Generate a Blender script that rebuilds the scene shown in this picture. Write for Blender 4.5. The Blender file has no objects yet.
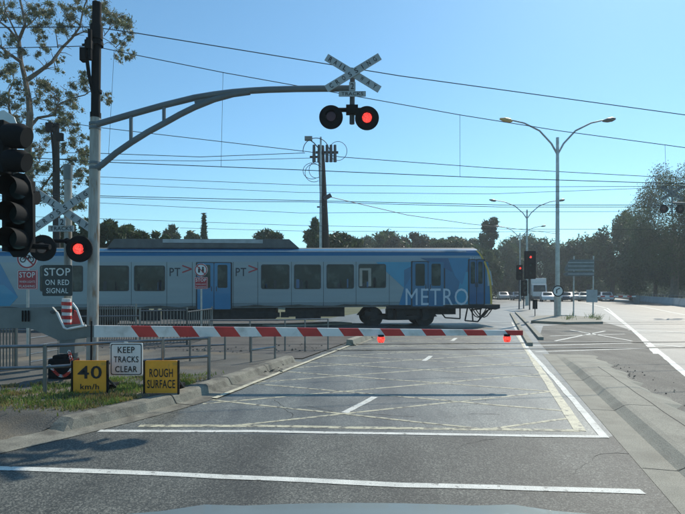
import bpy, math, random
import numpy as np
from mathutils import Vector, Matrix
R = math.radians
random.seed(7); rng = np.random.default_rng(11)
S = bpy.context.scene
COL = S.collection

# ------------------------------------------------------------ camera, sky, sun, exposure
EYE = 1.6; F = 515.0; CX = 342.5; HY = 291.0
cam = bpy.data.cameras.new('camera'); camo = bpy.data.objects.new('camera', cam); COL.objects.link(camo)
camo.location = (0, 0, EYE); camo.rotation_euler = (R(90), 0, 0)
cam.sensor_width = 36; cam.lens = 36*F/685; cam.shift_y = (HY-257)/685; cam.clip_start = 0.05; cam.clip_end = 6000
S.camera = camo
SUN_AZ, SUN_EL = R(34), R(44)            # azimuth measured from +Y towards +X
w = bpy.data.worlds.new('World'); S.world = w; w.use_nodes = True
nt = w.node_tree; nt.nodes.clear()
sky = nt.nodes.new('ShaderNodeTexSky'); sky.sky_type = 'NISHITA'; sky.sun_disc = False
sky.sun_elevation = SUN_EL; sky.sun_rotation = SUN_AZ; sky.air_density = 1.0; sky.dust_density = 0.3; sky.ozone_density = 1.6
bg = nt.nodes.new('ShaderNodeBackground'); bg.inputs[1].default_value = 0.14
ow = nt.nodes.new('ShaderNodeOutputWorld')
tint = nt.nodes.new('ShaderNodeVectorMath'); tint.operation = 'MULTIPLY'; tint.inputs[1].default_value = (.73, 1.07, 1.12)
nt.links.new(sky.outputs[0], tint.inputs[0]); nt.links.new(tint.outputs[0], bg.inputs[0]); nt.links.new(bg.outputs[0], ow.inputs[0])
sl = bpy.data.lights.new('sun', 'SUN'); sl.energy = 4.3; sl.angle = R(0.53); sl.color = (1, .92, .78)
so = bpy.data.objects.new('sun', sl); COL.objects.link(so)
sd = Vector((math.sin(SUN_AZ)*math.cos(SUN_EL), math.cos(SUN_AZ)*math.cos(SUN_EL), math.sin(SUN_EL)))
so.rotation_euler = sd.to_track_quat('Z', 'Y').to_euler()
S.view_settings.view_transform = 'Standard'; S.view_settings.look = 'None'
S.view_settings.exposure = 0.0; S.view_settings.gamma = 1.0; S.view_settings.use_curve_mapping = False
HAZE = .0010; S.cycles.volume_bounces = 0; S.cycles.max_bounces = 8; S.cycles.transparent_max_bounces = 12

# ------------------------------------------------------------ helpers
def P(px, py, Y): return Vector(((px-CX)/F*Y, Y, EYE-(py-HY)/F*Y))
def G(px, py, z=0.0):
    Y = (EYE-z)*F/(py-HY); return Vector(((px-CX)/F*Y, Y, z))
RD = Vector((.272, .962, 0)); RN = Vector((.962, -.272, 0))
def RS(u, s, z=0.0): v = RN*u+RD*s; v.z = z; return v
TD = Vector((.9973, .0737, 0)); TN = Vector((-.0737, .9973, 0))

def mat(name, col, rough=.6, metal=0.0, var=.18, scale=3.0, bump=0.0, bscale=60.0, emit=None, estr=0.0, spec=.5,
        col2=None, c2scale=1.0, c2lo=.5, c2hi=.62, trans=0.0, coat=0.0, stretch=None, fine=0.0):
    m = bpy.data.materials.new(name); m.use_nodes = True; n = m.node_tree; b = n.nodes['Principled BSDF']; L = n.links
    b.inputs['Roughness'].default_value = rough; b.inputs['Metallic'].default_value = metal
    b.inputs['Specular IOR Level'].default_value = spec
    if coat: b.inputs['Coat Weight'].default_value = coat
    tc = n.nodes.new('ShaderNodeTexCoord'); vec = tc.outputs['Object']
    if stretch:
        mp = n.nodes.new('ShaderNodeMapping'); mp.inputs['Scale'].default_value = stretch; L.new(vec, mp.inputs[0]); vec = mp.outputs[0]
    nz = n.nodes.new('ShaderNodeTexNoise'); nz.inputs['Scale'].default_value = scale; nz.inputs['Detail'].default_value = 6; L.new(vec, nz.inputs['Vector'])
    mr = n.nodes.new('ShaderNodeMapRange'); mr.inputs[1].default_value = .3; mr.inputs[2].default_value = .7
    mr.inputs[3].default_value = 1-var; mr.inputs[4].default_value = 1+var; L.new(nz.outputs[0], mr.inputs[0])
    src = None
    if col2:
        n2 = n.nodes.new('ShaderNodeTexNoise'); n2.inputs['Scale'].default_value = c2scale; n2.inputs['Detail'].default_value = 5; L.new(vec, n2.inputs['Vector'])
        rp = n.nodes.new('ShaderNodeMapRange'); rp.inputs[1].default_value = c2lo; rp.inputs[2].default_value = c2hi; L.new(n2.outputs[0], rp.inputs[0])
        mx = n.nodes.new('ShaderNodeMix'); mx.data_type = 'RGBA'; mx.inputs[6].default_value = (*col, 1); mx.inputs[7].default_value = (*col2, 1)
        L.new(rp.outputs[0], mx.inputs[0]); src = mx.outputs[2]
    vm = n.nodes.new('ShaderNodeVectorMath'); vm.operation = 'SCALE'
    if src: L.new(src, vm.inputs[0])
    else: vm.inputs[0].default_value = col
    fac = mr.outputs[0]
    if fine:
        n4 = n.nodes.new('ShaderNodeTexNoise'); n4.inputs['Scale'].default_value = bscale; n4.inputs['Detail'].default_value = 2; L.new(vec, n4.inputs['Vector'])
        m4 = n.nodes.new('ShaderNodeMapRange'); m4.inputs[1].default_value = .3; m4.inputs[2].default_value = .7; m4.inputs[3].default_value = 1-fine; m4.inputs[4].default_value = 1+fine
        L.new(n4.outputs[0], m4.inputs[0]); mm = n.nodes.new('ShaderNodeMath'); mm.operation = 'MULTIPLY'; L.new(fac, mm.inputs[0]); L.new(m4.outputs[0], mm.inputs[1]); fac = mm.outputs[0]
    L.new(fac, vm.inputs['Scale']); L.new(vm.outputs[0], b.inputs['Base Color'])
    if bump:
        n3 = n.nodes.new('ShaderNodeTexNoise'); n3.inputs['Scale'].default_value = bscale; n3.inputs['Detail'].default_value = 3; L.new(vec, n3.inputs['Vector'])
        bp = n.nodes.new('ShaderNodeBump'); bp.inputs['Strength'].default_value = bump; bp.inputs['Distance'].default_value = .02
        L.new(n3.outputs[0], bp.inputs['Height']); L.new(bp.outputs[0], b.inputs['Normal'])
    if emit: b.inputs['Emission Color'].default_value = (*emit, 1); b.inputs['Emission Strength'].default_value = estr
    if trans:
        tr = n.nodes.new('ShaderNodeBsdfTranslucent'); L.new(vm.outputs[0], tr.inputs[0]); ms = n.nodes.new('ShaderNodeMixShader'); ms.inputs[0].default_value = trans
        L.new(b.outputs[0], ms.inputs[1]); L.new(tr.outputs[0], ms.inputs[2]); L.new(ms.outputs[0], n.nodes['Material Output'].inputs[0])
    return m

M = {}
M['asphalt'] = mat('asphalt', (.060, .066, .066), .62, var=.25, scale=.5, bump=.55, bscale=90, fine=.45, stretch=(1, 1, 1))
M['asphalt_old'] = mat('asphalt_old', (.085, .088, .084), .66, var=.28, scale=.7, bump=.5, bscale=80, fine=.4, col2=(.055, .058, .056), c2scale=.9)
def asphalt(name, c0, c1, speck, scale=75, rough=.5, patch=.25, spec=.65):
    m = bpy.data.materials.new(name); m.use_nodes = True; n = m.node_tree; b = n.nodes['Principled BSDF']; L = n.links
    tc = n.nodes.new('ShaderNodeTexCoord')
    def noise(sc, det=3, vec=None, rgh=.5):
        z = n.nodes.new('ShaderNodeTexNoise'); z.inputs['Scale'].default_value = sc; z.inputs['Detail'].default_value = det; z.inputs['Roughness'].default_value = rgh; L.new(vec or tc.outputs['Object'], z.inputs['Vector']); return z.outputs[0]
    def mrg(src, a, b_, c, d):
        z = n.nodes.new('ShaderNodeMapRange'); z.inputs[1].default_value = a; z.inputs[2].default_value = b_; z.inputs[3].default_value = c; z.inputs[4].default_value = d; L.new(src, z.inputs[0]); return z.outputs[0]
    def mul(a, b_):
        z = n.nodes.new('ShaderNodeMath'); z.operation = 'MULTIPLY'; L.new(a, z.inputs[0]); L.new(b_, z.inputs[1]); return z.outputs[0]
    mp = n.nodes.new('ShaderNodeMapping'); mp.inputs['Rotation'].default_value = (0, 0, R(15.8)); mp.inputs['Scale'].default_value = (1.6, .12, 1); L.new(tc.outputs['Object'], mp.inputs[0])
    big = mrg(noise(.8, 4, mp.outputs[0]), .35, .65, 1-patch, 1+patch); mid = mrg(noise(1.7, 6), .3, .7, 1-patch*.6, 1+patch*.6)
    vo = n.nodes.new('ShaderNodeTexVoronoi'); vo.inputs['Scale'].default_value = scale; L.new(tc.outputs['Object'], vo.inputs['Vector'])
    sep = n.nodes.new('ShaderNodeSeparateColor'); L.new(vo.outputs['Color'], sep.inputs[0])
    st = mrg(sep.outputs[0], .0, 1.0, 0, 1)
    pw = n.nodes.new('ShaderNodeMath'); pw.operation = 'POWER'; L.new(st, pw.inputs[0]); pw.inputs[1].default_value = 2.6
    mx = n.nodes.new('ShaderNodeMix'); mx.data_type = 'RGBA'; mx.inputs[6].default_value = (*c0, 1); mx.inputs[7].default_value = (*c1, 1); L.new(pw.outputs[0], mx.inputs[0])
    vm = n.nodes.new('ShaderNodeVectorMath'); vm.operation = 'SCALE'; L.new(mx.outputs[2], vm.inputs[0]); L.new(mul(big, mid), vm.inputs['Scale']); L.new(vm.outputs[0], b.inputs['Base Color'])
    b.inputs['Roughness'].default_value = rough; b.inputs['Specular IOR Level'].default_value = spec
    hh = n.nodes.new('ShaderNodeMath'); hh.operation = 'MULTIPLY_ADD'; L.new(sep.outputs[1], hh.inputs[0]); hh.inputs[1].default_value = 1.0; L.new(noise(40, 4), hh.inputs[2])
    bp = n.nodes.new('ShaderNodeBump'); bp.inputs['Strength'].default_value = speck; bp.inputs['Distance'].default_value = .004; L.new(hh.outputs[0], bp.inputs['Height']); L.new(bp.outputs[0], b.inputs['Normal'])
    return m
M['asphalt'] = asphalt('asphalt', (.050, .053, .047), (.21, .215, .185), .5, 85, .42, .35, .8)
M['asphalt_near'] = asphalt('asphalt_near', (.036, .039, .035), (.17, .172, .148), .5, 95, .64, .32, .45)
M['asphalt_box'] = asphalt('asphalt_box', (.072, .076, .068), (.22, .225, .19), .4, 80, .47, .42, .65)
M['asphalt_old'] = asphalt('asphalt_old', (.062, .062, .054), (.18, .175, .145), .6, 70, .72, .35, .35)
M['apron'] = mat('apron', (.075, .072, .066), .85, var=.35, scale=1.2, bump=.6, bscale=40, fine=.35)
M['footpath'] = mat('footpath', (.085, .085, .075), .9, var=.3, scale=1.5, bump=.6, bscale=60, fine=.3, col2=(.14, .12, .085), c2scale=.8)
M['dirt'] = mat('dirt', (.20, .17, .12), .95, var=.3, scale=3, bump=.8, bscale=30, fine=.4, col2=(.075, .085, .035), c2scale=2.5)
M['ground'] = mat('ground', (.09, .10, .045), .95, var=.3, scale=.2, bump=.6, bscale=5)
M['concrete'] = mat('concrete', (.28, .27, .22), .8, var=.12, scale=5.0, bump=.3, bscale=90, fine=.28, col2=(.22, .21, .17), c2scale=2.5)
M['concrete_dark'] = mat('concrete_dark', (.19, .185, .15), .85, var=.25, scale=4.0, bump=.18, bscale=70, fine=.3, col2=(.11, .105, .085), c2scale=3)
M['joint'] = mat('joint', (.02, .02, .018), .9)
M['tar'] = mat('tar', (.02, .022, .024), .75, var=.3, bump=.4, bscale=80, fine=.3)
M['line_white'] = mat('line_white', (.62, .63, .58), .6, var=.18, scale=6, bump=.3, bscale=90, fine=.25, col2=(.22, .22, .2), c2scale=14, c2lo=.6, c2hi=.68)
M['line_yellow'] = mat('line_yellow', (.47, .45, .32), .6, var=.25, scale=6, bump=.3, bscale=90, fine=.3, col2=(.12, .12, .10), c2scale=11, c2lo=.5, c2hi=.62)
M['line_cream'] = mat('line_cream', (.55, .52, .38), .6, var=.2, scale=5, bump=.3, bscale=90, fine=.3, col2=(.2, .19, .16), c2scale=12, c2lo=.56, c2hi=.66)
M['rail'] = mat('rail', (.35, .33, .3), .3, metal=.9)
M['galv_dull'] = mat('galv_dull', (.20, .21, .21), .38, metal=.8, var=.25, scale=5)
M['galv'] = mat('galv', (.42, .43, .42), .42, metal=.75, var=.2, scale=5, bump=.1)
M['mast_paint'] = mat('mast_paint', (.33, .33, .30), .6, var=.2, scale=3, stretch=(6, 6, 1), col2=(.24, .17, .11), c2scale=2.2, c2lo=.56, c2hi=.66)
M['arm_grey'] = mat('arm_grey', (.12, .15, .165), .5, var=.15)
M['black'] = mat('black', (.007, .008, .009), .8, var=.2, spec=.2)
M['timber'] = mat('timber', (.022, .019, .016), .9, var=.35, scale=2, stretch=(8, 8, .6), bump=.4)
M['dark_steel'] = mat('dark_steel', (.06, .065, .07), .5, metal=.3)
M['white_board'] = mat('white_board', (.36, .40, .41), .5, var=.14, scale=4)
M['white_paint'] = mat('white_paint', (.74, .75, .73), .45, var=.08, scale=3, col2=(.5, .5, .46), c2scale=4, c2lo=.55, c2hi=.75)
M['red_paint'] = mat('red_paint', (.50, .035, .03), .45, var=.15, scale=4)
M['sign_red'] = mat('sign_red', (.36, .04, .05), .5, var=.1)
M['sign_yellow'] = mat('sign_yellow', (.88, .36, .02), .5, var=.12, scale=5, col2=(.42, .24, .05), c2scale=6, c2lo=.6, c2hi=.72)
M['sign_white'] = mat('sign_white', (.66, .72, .72), .5, var=.08)
M['sign_black'] = mat('sign_black', (.02, .03, .033), .45)
M['ink'] = mat('ink', (.012, .012, .012), .6)
M['lamp_lit'] = mat('lamp_lit', (.6, .03, .02), .4, emit=(1, .05, .035), estr=1.3)
M['lamp_core'] = mat('lamp_core', (.6, .03, .02), .4, emit=(1, .07, .05), estr=1.6)
def led(m):
    n = m.node_tree; b = n.nodes['Principled BSDF']; tc = n.nodes.new('ShaderNodeTexCoord'); v = n.nodes.new('ShaderNodeTexVoronoi'); v.inputs['Scale'].default_value = 45; n.links.new(tc.outputs['Object'], v.inputs['Vector'])
    r = n.nodes.new('ShaderNodeMapRange'); r.inputs[1].default_value = .1; r.inputs[2].default_value = .7; r.inputs[3].default_value = 2.6; r.inputs[4].default_value = .5; n.links.new(v.outputs['Distance'], r.inputs[0]); n.links.new(r.outputs[0], b.inputs['Emission Strength'])
led(M['lamp_core']); led(M['lamp_lit'])
M['lamp_dark'] = mat('lamp_dark', (.07, .012, .012), .25)
M['lamp_head'] = mat('lamp_head', (.16, .16, .15), .4, metal=.4)
M['lamp_amber'] = mat('lamp_amber', (.6, .4, .16), .35)
M['wire'] = mat('wire', (.03, .035, .04), .6)
M['cabinet'] = mat('cabinet', (.15, .17, .17), .5, metal=.3, var=.15, scale=4)
M['chain_red'] = mat('chain_red', (.55, .04, .02), .5)
M['train_silver'] = mat('train_silver', (.25, .305, .33), .36, metal=.2, var=.07, scale=.8, stretch=(.3, 1, 3), col2=(.24, .30, .33), c2scale=.7)
M['train_blue'] = mat('train_blue', (.006, .125, .26), .35, var=.05, coat=.3)
M['train_mid'] = mat('train_mid', (.009, .175, .35), .35, var=.05, coat=.3)
M['train_light'] = mat('train_light', (.016, .25, .42), .35, var=.05, coat=.3)
M['train_deep'] = mat('train_deep', (.006, .085, .21), .35, var=.05, coat=.3)
M['grime'] = mat('grime', (.10, .095, .08), .9, var=.3, scale=4)
M['train_roof'] = mat('train_roof', (.09, .10, .10), .6, var=.2)
M['train_yellow'] = mat('train_yellow', (.55, .38, .08), .5, var=.15)
M['under'] = mat('under', (.028, .027, .026), .8, var=.4, scale=5)
M['glass'] = mat('glass', (.016, .030, .032), .18, var=.5, scale=1.3, spec=.3, col2=(.055, .075, .07), c2scale=1.6, c2lo=.52, c2hi=.64)  # paler blotches painted into the colour for reflections and the view through
M['glass_frame'] = mat('glass_frame', (.03, .035, .04), .5)
M['interior'] = mat('interior', (.35, .33, .28), .6)
M['lettering'] = mat('lettering', (.50, .58, .64), .5, var=.05)
M['train_ink'] = mat('train_ink', (.02, .025, .04), .5)
M['leaf_gum'] = mat('leaf_gum', (.13, .15, .06), .5, var=.5, scale=1.4, trans=.35, col2=(.24, .21, .12), c2scale=2.2)
M['leaf_dark'] = mat('leaf_dark', (.040, .070, .024), .6, var=.5, scale=.6, trans=.25, col2=(.085, .115, .038), c2scale=.4)
M['leaf_mid'] = mat('leaf_mid', (.065, .105, .034), .6, var=.5, scale=.5, trans=.28, col2=(.12, .135, .055), c2scale=.35)
M['leaf_brown'] = mat('leaf_brown', (.085, .060, .032), .6, var=.4, scale=.4, trans=.2, col2=(.05, .06, .03), c2scale=.3)
M['bark'] = mat('bark', (.16, .125, .095), .85, var=.35, scale=3, stretch=(4, 4, 1), bump=.4)
M['bark_dark'] = mat('bark_dark', (.06, .05, .04), .9, var=.3, scale=3)
M['grass'] = mat('grass', (.17, .24, .05), .6, var=.45, scale=3, trans=.35, col2=(.17, .20, .06), c2scale=2)
M['grass_dry'] = mat('grass_dry', (.26, .21, .08), .7, var=.3, scale=3, trans=.3)
M['car_silver'] = mat('car_silver', (.26, .29, .28), .42, metal=.6, var=.04, coat=.6)
M['car_white'] = mat('car_white', (.7, .7, .7), .3, var=.05, coat=.5)
M['car_red'] = mat('car_red', (.3, .03, .03), .3, var=.05, coat=.5)
M['car_dark'] = mat('car_dark', (.03, .04, .06), .25, var=.05, coat=.6)
M['car_blue'] = mat('car_blue', (.05, .09, .2), .25, var=.05, coat=.6)
M['tyre'] = mat('tyre', (.015, .015, .015), .85)
M['barrier'] = mat('barrier', (.30, .32, .32), .7, var=.2, scale=1)
M['roof_tile'] = mat('roof_tile', (.10, .06, .045), .8, var=.25, scale=2)
M['sign_back'] = mat('sign_back', (.16, .18, .18), .55, metal=.3)

class MB:
    def __init__(s): s.v = []; s.f = []; s.mi = []; s.mats = []
    def m(s, m):
        if m not in s.mats: s.mats.append(m)
        return s.mats.index(m)
    def poly(s, pts, m): 
        k = len(s.v); s.v += [tuple(p) for p in pts]; s.f.append(tuple(range(k, k+len(pts)))); s.mi.append(s.m(m)); return s
    def grid(s, rows, m, closed=False):
        k = len(s.v); nr = len(rows); nc = len(rows[0]); i = s.m(m)
        for r in rows: s.v += [tuple(p) for p in r]
        for a in range(nr-1):
            for b in range(nc if closed else nc-1):
                c = (b+1) % nc
                s.f.append((k+a*nc+b, k+a*nc+c, k+(a+1)*nc+c, k+(a+1)*nc+b)); s.mi.append(i)
        return s
    def tube(s, pts, r, m, n=8, cap=True):
        pts = [Vector(p) for p in pts]; N = len(pts); rs = r if isinstance(r, (list, tuple)) else [r]*N
        rows = []; ref = None
        for i, p in enumerate(pts):
            t = (pts[min(i+1, N-1)]-pts[max(i-1, 0)]).normalized()
            if ref is None: ref = Vector((0, 0, 1)) if abs(t.z) < .9 else Vector((1, 0, 0))
            a = t.cross(ref)
            if a.length < 1e-5: a = t.cross(Vector((0, 1, .1)))
            a.normalize(); b = a.cross(t).normalized(); ref = b
            rows.append([p+(a*math.cos(q)+b*math.sin(q))*rs[i] for q in [2*math.pi*j/n for j in range(n)]])
        s.grid(rows, m, True)
        if cap: s.poly(rows[0][::-1], m); s.poly(rows[-1], m)
        return s
    def box(s, c, x, y, z, m, ax=None):
        c = Vector(c); A = ax or (Vector((1, 0, 0)), Vector((0, 1, 0)), Vector((0, 0, 1)))
        pt = [c+A[0]*(i*x/2)+A[1]*(j*y/2)+A[2]*(k*z/2) for i, j, k in
              ((-1,-1,-1),(1,-1,-1),(1,1,-1),(-1,1,-1),(-1,-1,1),(1,-1,1),(1,1,1),(-1,1,1))]
        k = len(s.v); s.v += [tuple(p) for p in pt]; i = s.m(m)
        for f in ((0,3,2,1),(4,5,6,7),(0,1,5,4),(1,2,6,5),(2,3,7,6),(3,0,4,7)): s.f.append(tuple(k+a for a in f)); s.mi.append(i)
        return s
    def prism(s, pts, off, m, msides=None):
        pts = [Vector(p) for p in pts]; off = Vector(off); q = [p+off for p in pts]; n = len(pts)
        s.poly(pts, m); s.poly(q[::-1], m)
        for i in range(n): s.poly([pts[i], q[i], q[(i+1) % n], pts[(i+1) % n]], msides or m)
        return s
    def build(s, name, parent=None, smooth=False, bevel=0):
        me = bpy.data.meshes.new(name); o = bpy.data.objects.new(name, me); COL.objects.link(o)
        off = Vector((0, 0, 0))
        if parent is not None: o.parent = parent; off = parent.get('_w') and Vector(parent['_w']) or Vector((0, 0, 0)); o['_w'] = tuple(off)
        else:
            if s.v:
                a = np.array(s.v, dtype=float); mn, mxx = a.min(0), a.max(0); off = Vector(((mn[0]+mxx[0])/2, (mn[1]+mxx[1])/2, mn[2])); o.location = off; o['_w'] = tuple(off)
        me.from_pydata([tuple(Vector(p)-off) for p in s.v], [], s.f)
        for q in s.mats: me.materials.append(M[q] if isinstance(q, str) else q)
        me.polygons.foreach_set('material_index', s.mi)
        if smooth:
            me.polygons.foreach_set('use_smooth', [True]*len(s.f))
            try: me.set_sharp_from_angle(angle=R(35))
            except Exception: pass
        if bevel:
            b = o.modifiers.new('bevel', 'BEVEL'); b.width = bevel; b.segments = 2; b.limit_method = 'ANGLE'
        me.update(); return o

USED = {}
def tag(o, label, cat, group=None):
    o['label'] = label; o['category'] = cat
    if group: o['group'] = group
    return o
def thing(name, label, cat, loc=(0, 0, 0), group=None):
    o = bpy.data.objects.new(name, None); COL.objects.link(o); o.location = loc; o['_w'] = tuple(loc); o.empty_display_size = .1
    return tag(o, label, cat, group)
def kind(o, k): o['kind'] = k; return o
def copy_tree(o, parent=None):
    c = o.copy(); COL.objects.link(c); c.parent = parent
    for ch in list(o.children): copy_tree(ch, c)
    return c

XA, ZA, YA = Vector((1, 0, 0)), Vector((0, 0, 1)), Vector((0, 1, 0))
def text(mb, s, c, wd, ht, m, right=XA, up=ZA, thick=.0, off=.0):
    """lettering laid flat on a surface, centred on c and fitted to wd x ht"""
    cu = bpy.data.curves.new('t', 'FONT'); cu.body = s; cu.offset = thick; cu.resolution_u = 3; cu.space_character = 1.08
    o = bpy.data.objects.new('t', cu); COL.objects.link(o); dg = bpy.context.evaluated_depsgraph_get()
    me = bpy.data.meshes.new_from_object(o.evaluated_get(dg)); V = [v.co.copy() for v in me.vertices]; Fs = [tuple(p.vertices) for p in me.polygons]
    bpy.data.objects.remove(o); bpy.data.curves.remove(cu); bpy.data.meshes.remove(me)
    x0 = min(v.x for v in V); x1 = max(v.x for v in V); y0 = min(v.y for v in V); y1 = max(v.y for v in V)
    nrm = right.cross(up); c = Vector(c)+nrm*off; k = len(mb.v); i = mb.m(m)
    for v in V: mb.v.append(tuple(c+right*(((v.x-x0)/(x1-x0)-.5)*wd)+up*(((v.y-y0)/(y1-y0)-.5)*ht)))
    for f in Fs: mb.f.append(tuple(k+a for a in f)); mb.mi.append(i)
def circle(c, r, n=24, right=XA, up=ZA, a0=0): return [Vector(c)+right*(r*math.cos(a0+2*math.pi*i/n))+up*(r*math.sin(a0+2*math.pi*i/n)) for i in range(n)]
def disc(mb, c, r, t, m, n=28, right=XA, up=ZA): mb.prism(circle(c, r, n, right, up), right.cross(up)*-t, m)
def ring(mb, c, r0, r1, m, n=28, right=XA, up=ZA):
    mb.grid([circle(c, r0, n, right, up), circle(c, r1, n, right, up)], m, True)
def rrect(c, wd, ht, r, right=XA, up=ZA, n=4):
    o = []
    for sx, sz, a in ((1, 1, 0), (-1, 1, 90), (-1, -1, 180), (1, -1, 270)):
        for i in range(n+1):
            q = R(a+90*i/n); o.append(Vector(c)+right*(sx*(wd/2-r)+r*math.cos(q))+up*(sz*(ht/2-r)+r*math.sin(q)))
    return o

# ------------------------------------------------------------ ground, road, markings
def sheet(name, pts, m, z=None, kd='structure'):
    b = MB(); b.poly([Vector((p[0], p[1], z if z is not None else p[2])) for p in pts], m); return kind(b.build(name), kd)
sheet('ground', [(-700, -300, 0), (700, -300, 0), (700, 900, 0), (-700, 900, 0)], 'ground', -.05)
# the road: from the left kerb line to the far-right barrier line
BR0, BR1 = G(685, 307), G(612, 297.2)
bdir = (BR1-BR0).normalized()
sheet('road', [RS(-14, -15), RS(22, -15), BR0-bdir*40, BR0+bdir*90, RS(30, 150), RS(-9, 150), RS(-9, 26), RS(-4.2, 24), RS(-4.2, 11.4), RS(-14, 11.4)], 'asphalt', 0.0)
sheet('road_median', [RS(2.35, -8), RS(9, -8), G(700, 386), G(660, 352), G(634, 331), G(604, 322), G(543, 326), G(538, 341), RS(1.5, 14.0)], 'asphalt_old', .002)
# left: rail crossing apron, footpath, verge
sheet('crossing_apron', [RS(-4.2, 11.4), RS(-4.2, 24), RS(-40, 36), RS(-40, 4), RS(-14, 9)], 'apron', .02)
def kdu(s): return -.145*max(0, 6.8-s)**1.5 if s > 3 else -.145*3.8**1.5-(3-s)*.45
def kup(s): return min(1, max(.08, (s-4.72)/.16))
ft = MB(); rows = []
for s in np.concatenate([np.arange(-9, 3.6, 1.0), np.arange(3.7, 6, .12), np.arange(6.1, 11.5, .5)]):
    s = float(s); row = []
    for o in (0, -.15, -.35, -.7, -1.1, -1.8, -3, -6, -10):
        q = min(1, -o/1.3); up = kup(s)+(1-kup(s))*q; row.append(RS(-4.40+kdu(s)+o, s, .006+.124*up))
    rows.append(row)
ft.grid(rows, 'footpath'); kind(ft.build('footpath', smooth=True), 'structure')
# kerb with gutter apron
kb = MB()
prof = [(-3.92, .006), (-4.18, .012), (-4.24, .11), (-4.28, .135), (-4.42, .137)]
def kprof(s, lower=1.0): return [RS(u+kdu(s), s, .006+(z-.006)*kup(s) if i > 1 else z) for i, (u, z) in enumerate(prof)]
rows = []
for s in np.concatenate([np.arange(-9, 3.6, .5), np.arange(3.7, 6, .08), np.arange(6.1, 11.2, .3)]):
    s = float(s); j1 = random.uniform(-.004, .004); rows.append([p+Vector((j1, 0, random.uniform(-.003, .003) if i > 1 else 0)) for i, p in enumerate(kprof(s))])
kb.grid(rows, 'concrete_dark')
kb.poly([rows[-1][j] for j in range(5)]+[RS(-4.42, 11.0, 0)], 'concrete_dark')
ko = kind(kb.build('kerb'), 'structure')
kb = MB()
for s in (6.35, 7.9, 9.4): kb.grid([[p+Vector((0, 0, .004))-RD*.008 for p in kprof(s)], [p+Vector((0, 0, .004))+RD*.008 for p in kprof(s)]], 'joint')
kind(kb.build('kerb_joints'), 'structure')
kb = MB(); rows = []   # stub of kerb beyond the first track
for s in (14.6, 15.4, 16.2, 17): rows.append([RS(-3.7, s, .005), RS(-3.78, s, .005), RS(-3.82, s, .17), RS(-4.0, s, .18), RS(-4.02, s, .02)])
kb.grid(rows, 'concrete'); kb.poly(rows[0], 'concrete'); kb.poly(rows[-1][::-1], 'concrete'); kind(kb.build('kerb_stub'), 'structure')
# mountable concrete median strip (right), low hump with broken outer edge
kb = MB(); rows = []
for i in range(60):
    s = -3+i*(14.0-(-3))/59; h = max(0, min(1, (13.9-s)/2.5)); w3 = random.uniform(-.09, .09)
    rows.append([RS(1.33, s, .004), RS(1.62, s, .004-.0*h), RS(1.66, s, .008+.02*h), RS(1.74, s, .008+.075*h), RS(1.80, s, .008+.088*h), RS(2.12, s, .008+.090*h),
                 RS(2.30, s, .008+.07*h), RS(2.54+w3, s, .003)])
kb.grid(rows, 'concrete'); kind(kb.build('median_strip'), 'structure')
kb = MB()
for a in np.arange(-2, 11.3, 2.4):
    pf = ((1.34, .0055), (1.61, .0055), (1.66, .030), (1.74, .0845), (1.80, .0975), (2.12, .0995))
    kb.grid([[RS(u, a+k, z) for u, z in pf] for k in (0, .012)], 'joint')
pts = [RS(2.10+.006*math.sin(s*5), s, .0998) for s in np.arange(-2, 11.3, .25)]
kb.grid([[p, p+RN*.010] for p in pts], 'joint'); kind(kb.build('median_joints'), 'structure')
kb = MB()   # grit and broken edge along the median
for k in range(160):
    ss = random.uniform(2.5, 13); u = random.gauss(2.6, .22); p = RS(u, ss, .006); q = random.uniform(.004, .014)
    kb.tube([p+Vector((-q, 0, 0)), p+Vector((0, q*.5, q*.6)), p+Vector((q, 0, 0))], [q*.4, q*.7, q*.3], random.choice(['asphalt_old', 'apron', 'concrete']), 5)
kind(kb.build('median_grit'), 'stuff')

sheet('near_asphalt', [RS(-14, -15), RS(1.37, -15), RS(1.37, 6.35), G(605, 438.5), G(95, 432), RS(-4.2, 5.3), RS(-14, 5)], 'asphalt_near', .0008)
sheet('crossing_box_surface', [RS(-3.93, 6.6), G(150, 430), G(603, 436), RS(1.33, 13.6), RS(1.6, 16), RS(-3.9, 16)], 'asphalt_box', .0012)
cb = MB()
for k in range(15):
    p = RS(random.uniform(-3.6, 1.0), random.uniform(3.5, 15)); a = random.choice([.3, .3, 1.5])+random.uniform(-.4, .4); V = [p]
    for q in range(random.randint(8, 26)): a += random.uniform(-.5, .5); V.append(V[-1]+RN*math.sin(a)*.09+RD*math.cos(a)*.09)
    cb.grid([[Vector((*v.xy, .0022)), Vector((v.x+.006, v.y+random.uniform(.003, .012), .0022))] for v in V], 'joint')
kind(cb.build('road_cracks'), 'structure')
mk_w, mk_y, mk_c = MB(), MB(), MB()
def stroke(mb, pts, wd, m, z=.005, wob=.008, n=14):
    pts = [Vector(p) for p in pts]; L_, R_ = [], []
    for a, b in zip(pts[:-1], pts[1:]):
        t = (b-a).normalized(); nn = Vector((-t.y, t.x, 0)); k = max(2, int((b-a).length/.35))
        for i in range(k+(1 if b is pts[-1] else 0)):
            p = a.lerp(b, i/k)+nn*random.uniform(-wob, wob); hw = wd/2*random.uniform(.92, 1.06)
            L_.append(Vector((*(p+nn*hw).xy, z))); R_.append(Vector((*(p-nn*hw).xy, z)))
    mb.grid([[a, b] for a, b in zip(L_, R_)], m)
stroke(mk_w, [G(-60, 467), G(120, 472), G(220, 477), G(400, 485), G(643, 492)], .10, 'line_white')
stroke(mk_w, [G(99, 431), G(250, 431.5), G(340, 433), G(603, 437)], .09, 'line_white')
stroke(mk_w, [G(605, 438), G(560, 385), G(530, 352)], .09, 'line_white', z=.0062)
stroke(mk_w, [G(530, 352), G(519, 335), G(512, 322)], .10, 'line_white', z=.0062)
stroke(mk_w, [G(345, 413), G(375, 397)], .10, 'line_white')
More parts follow.
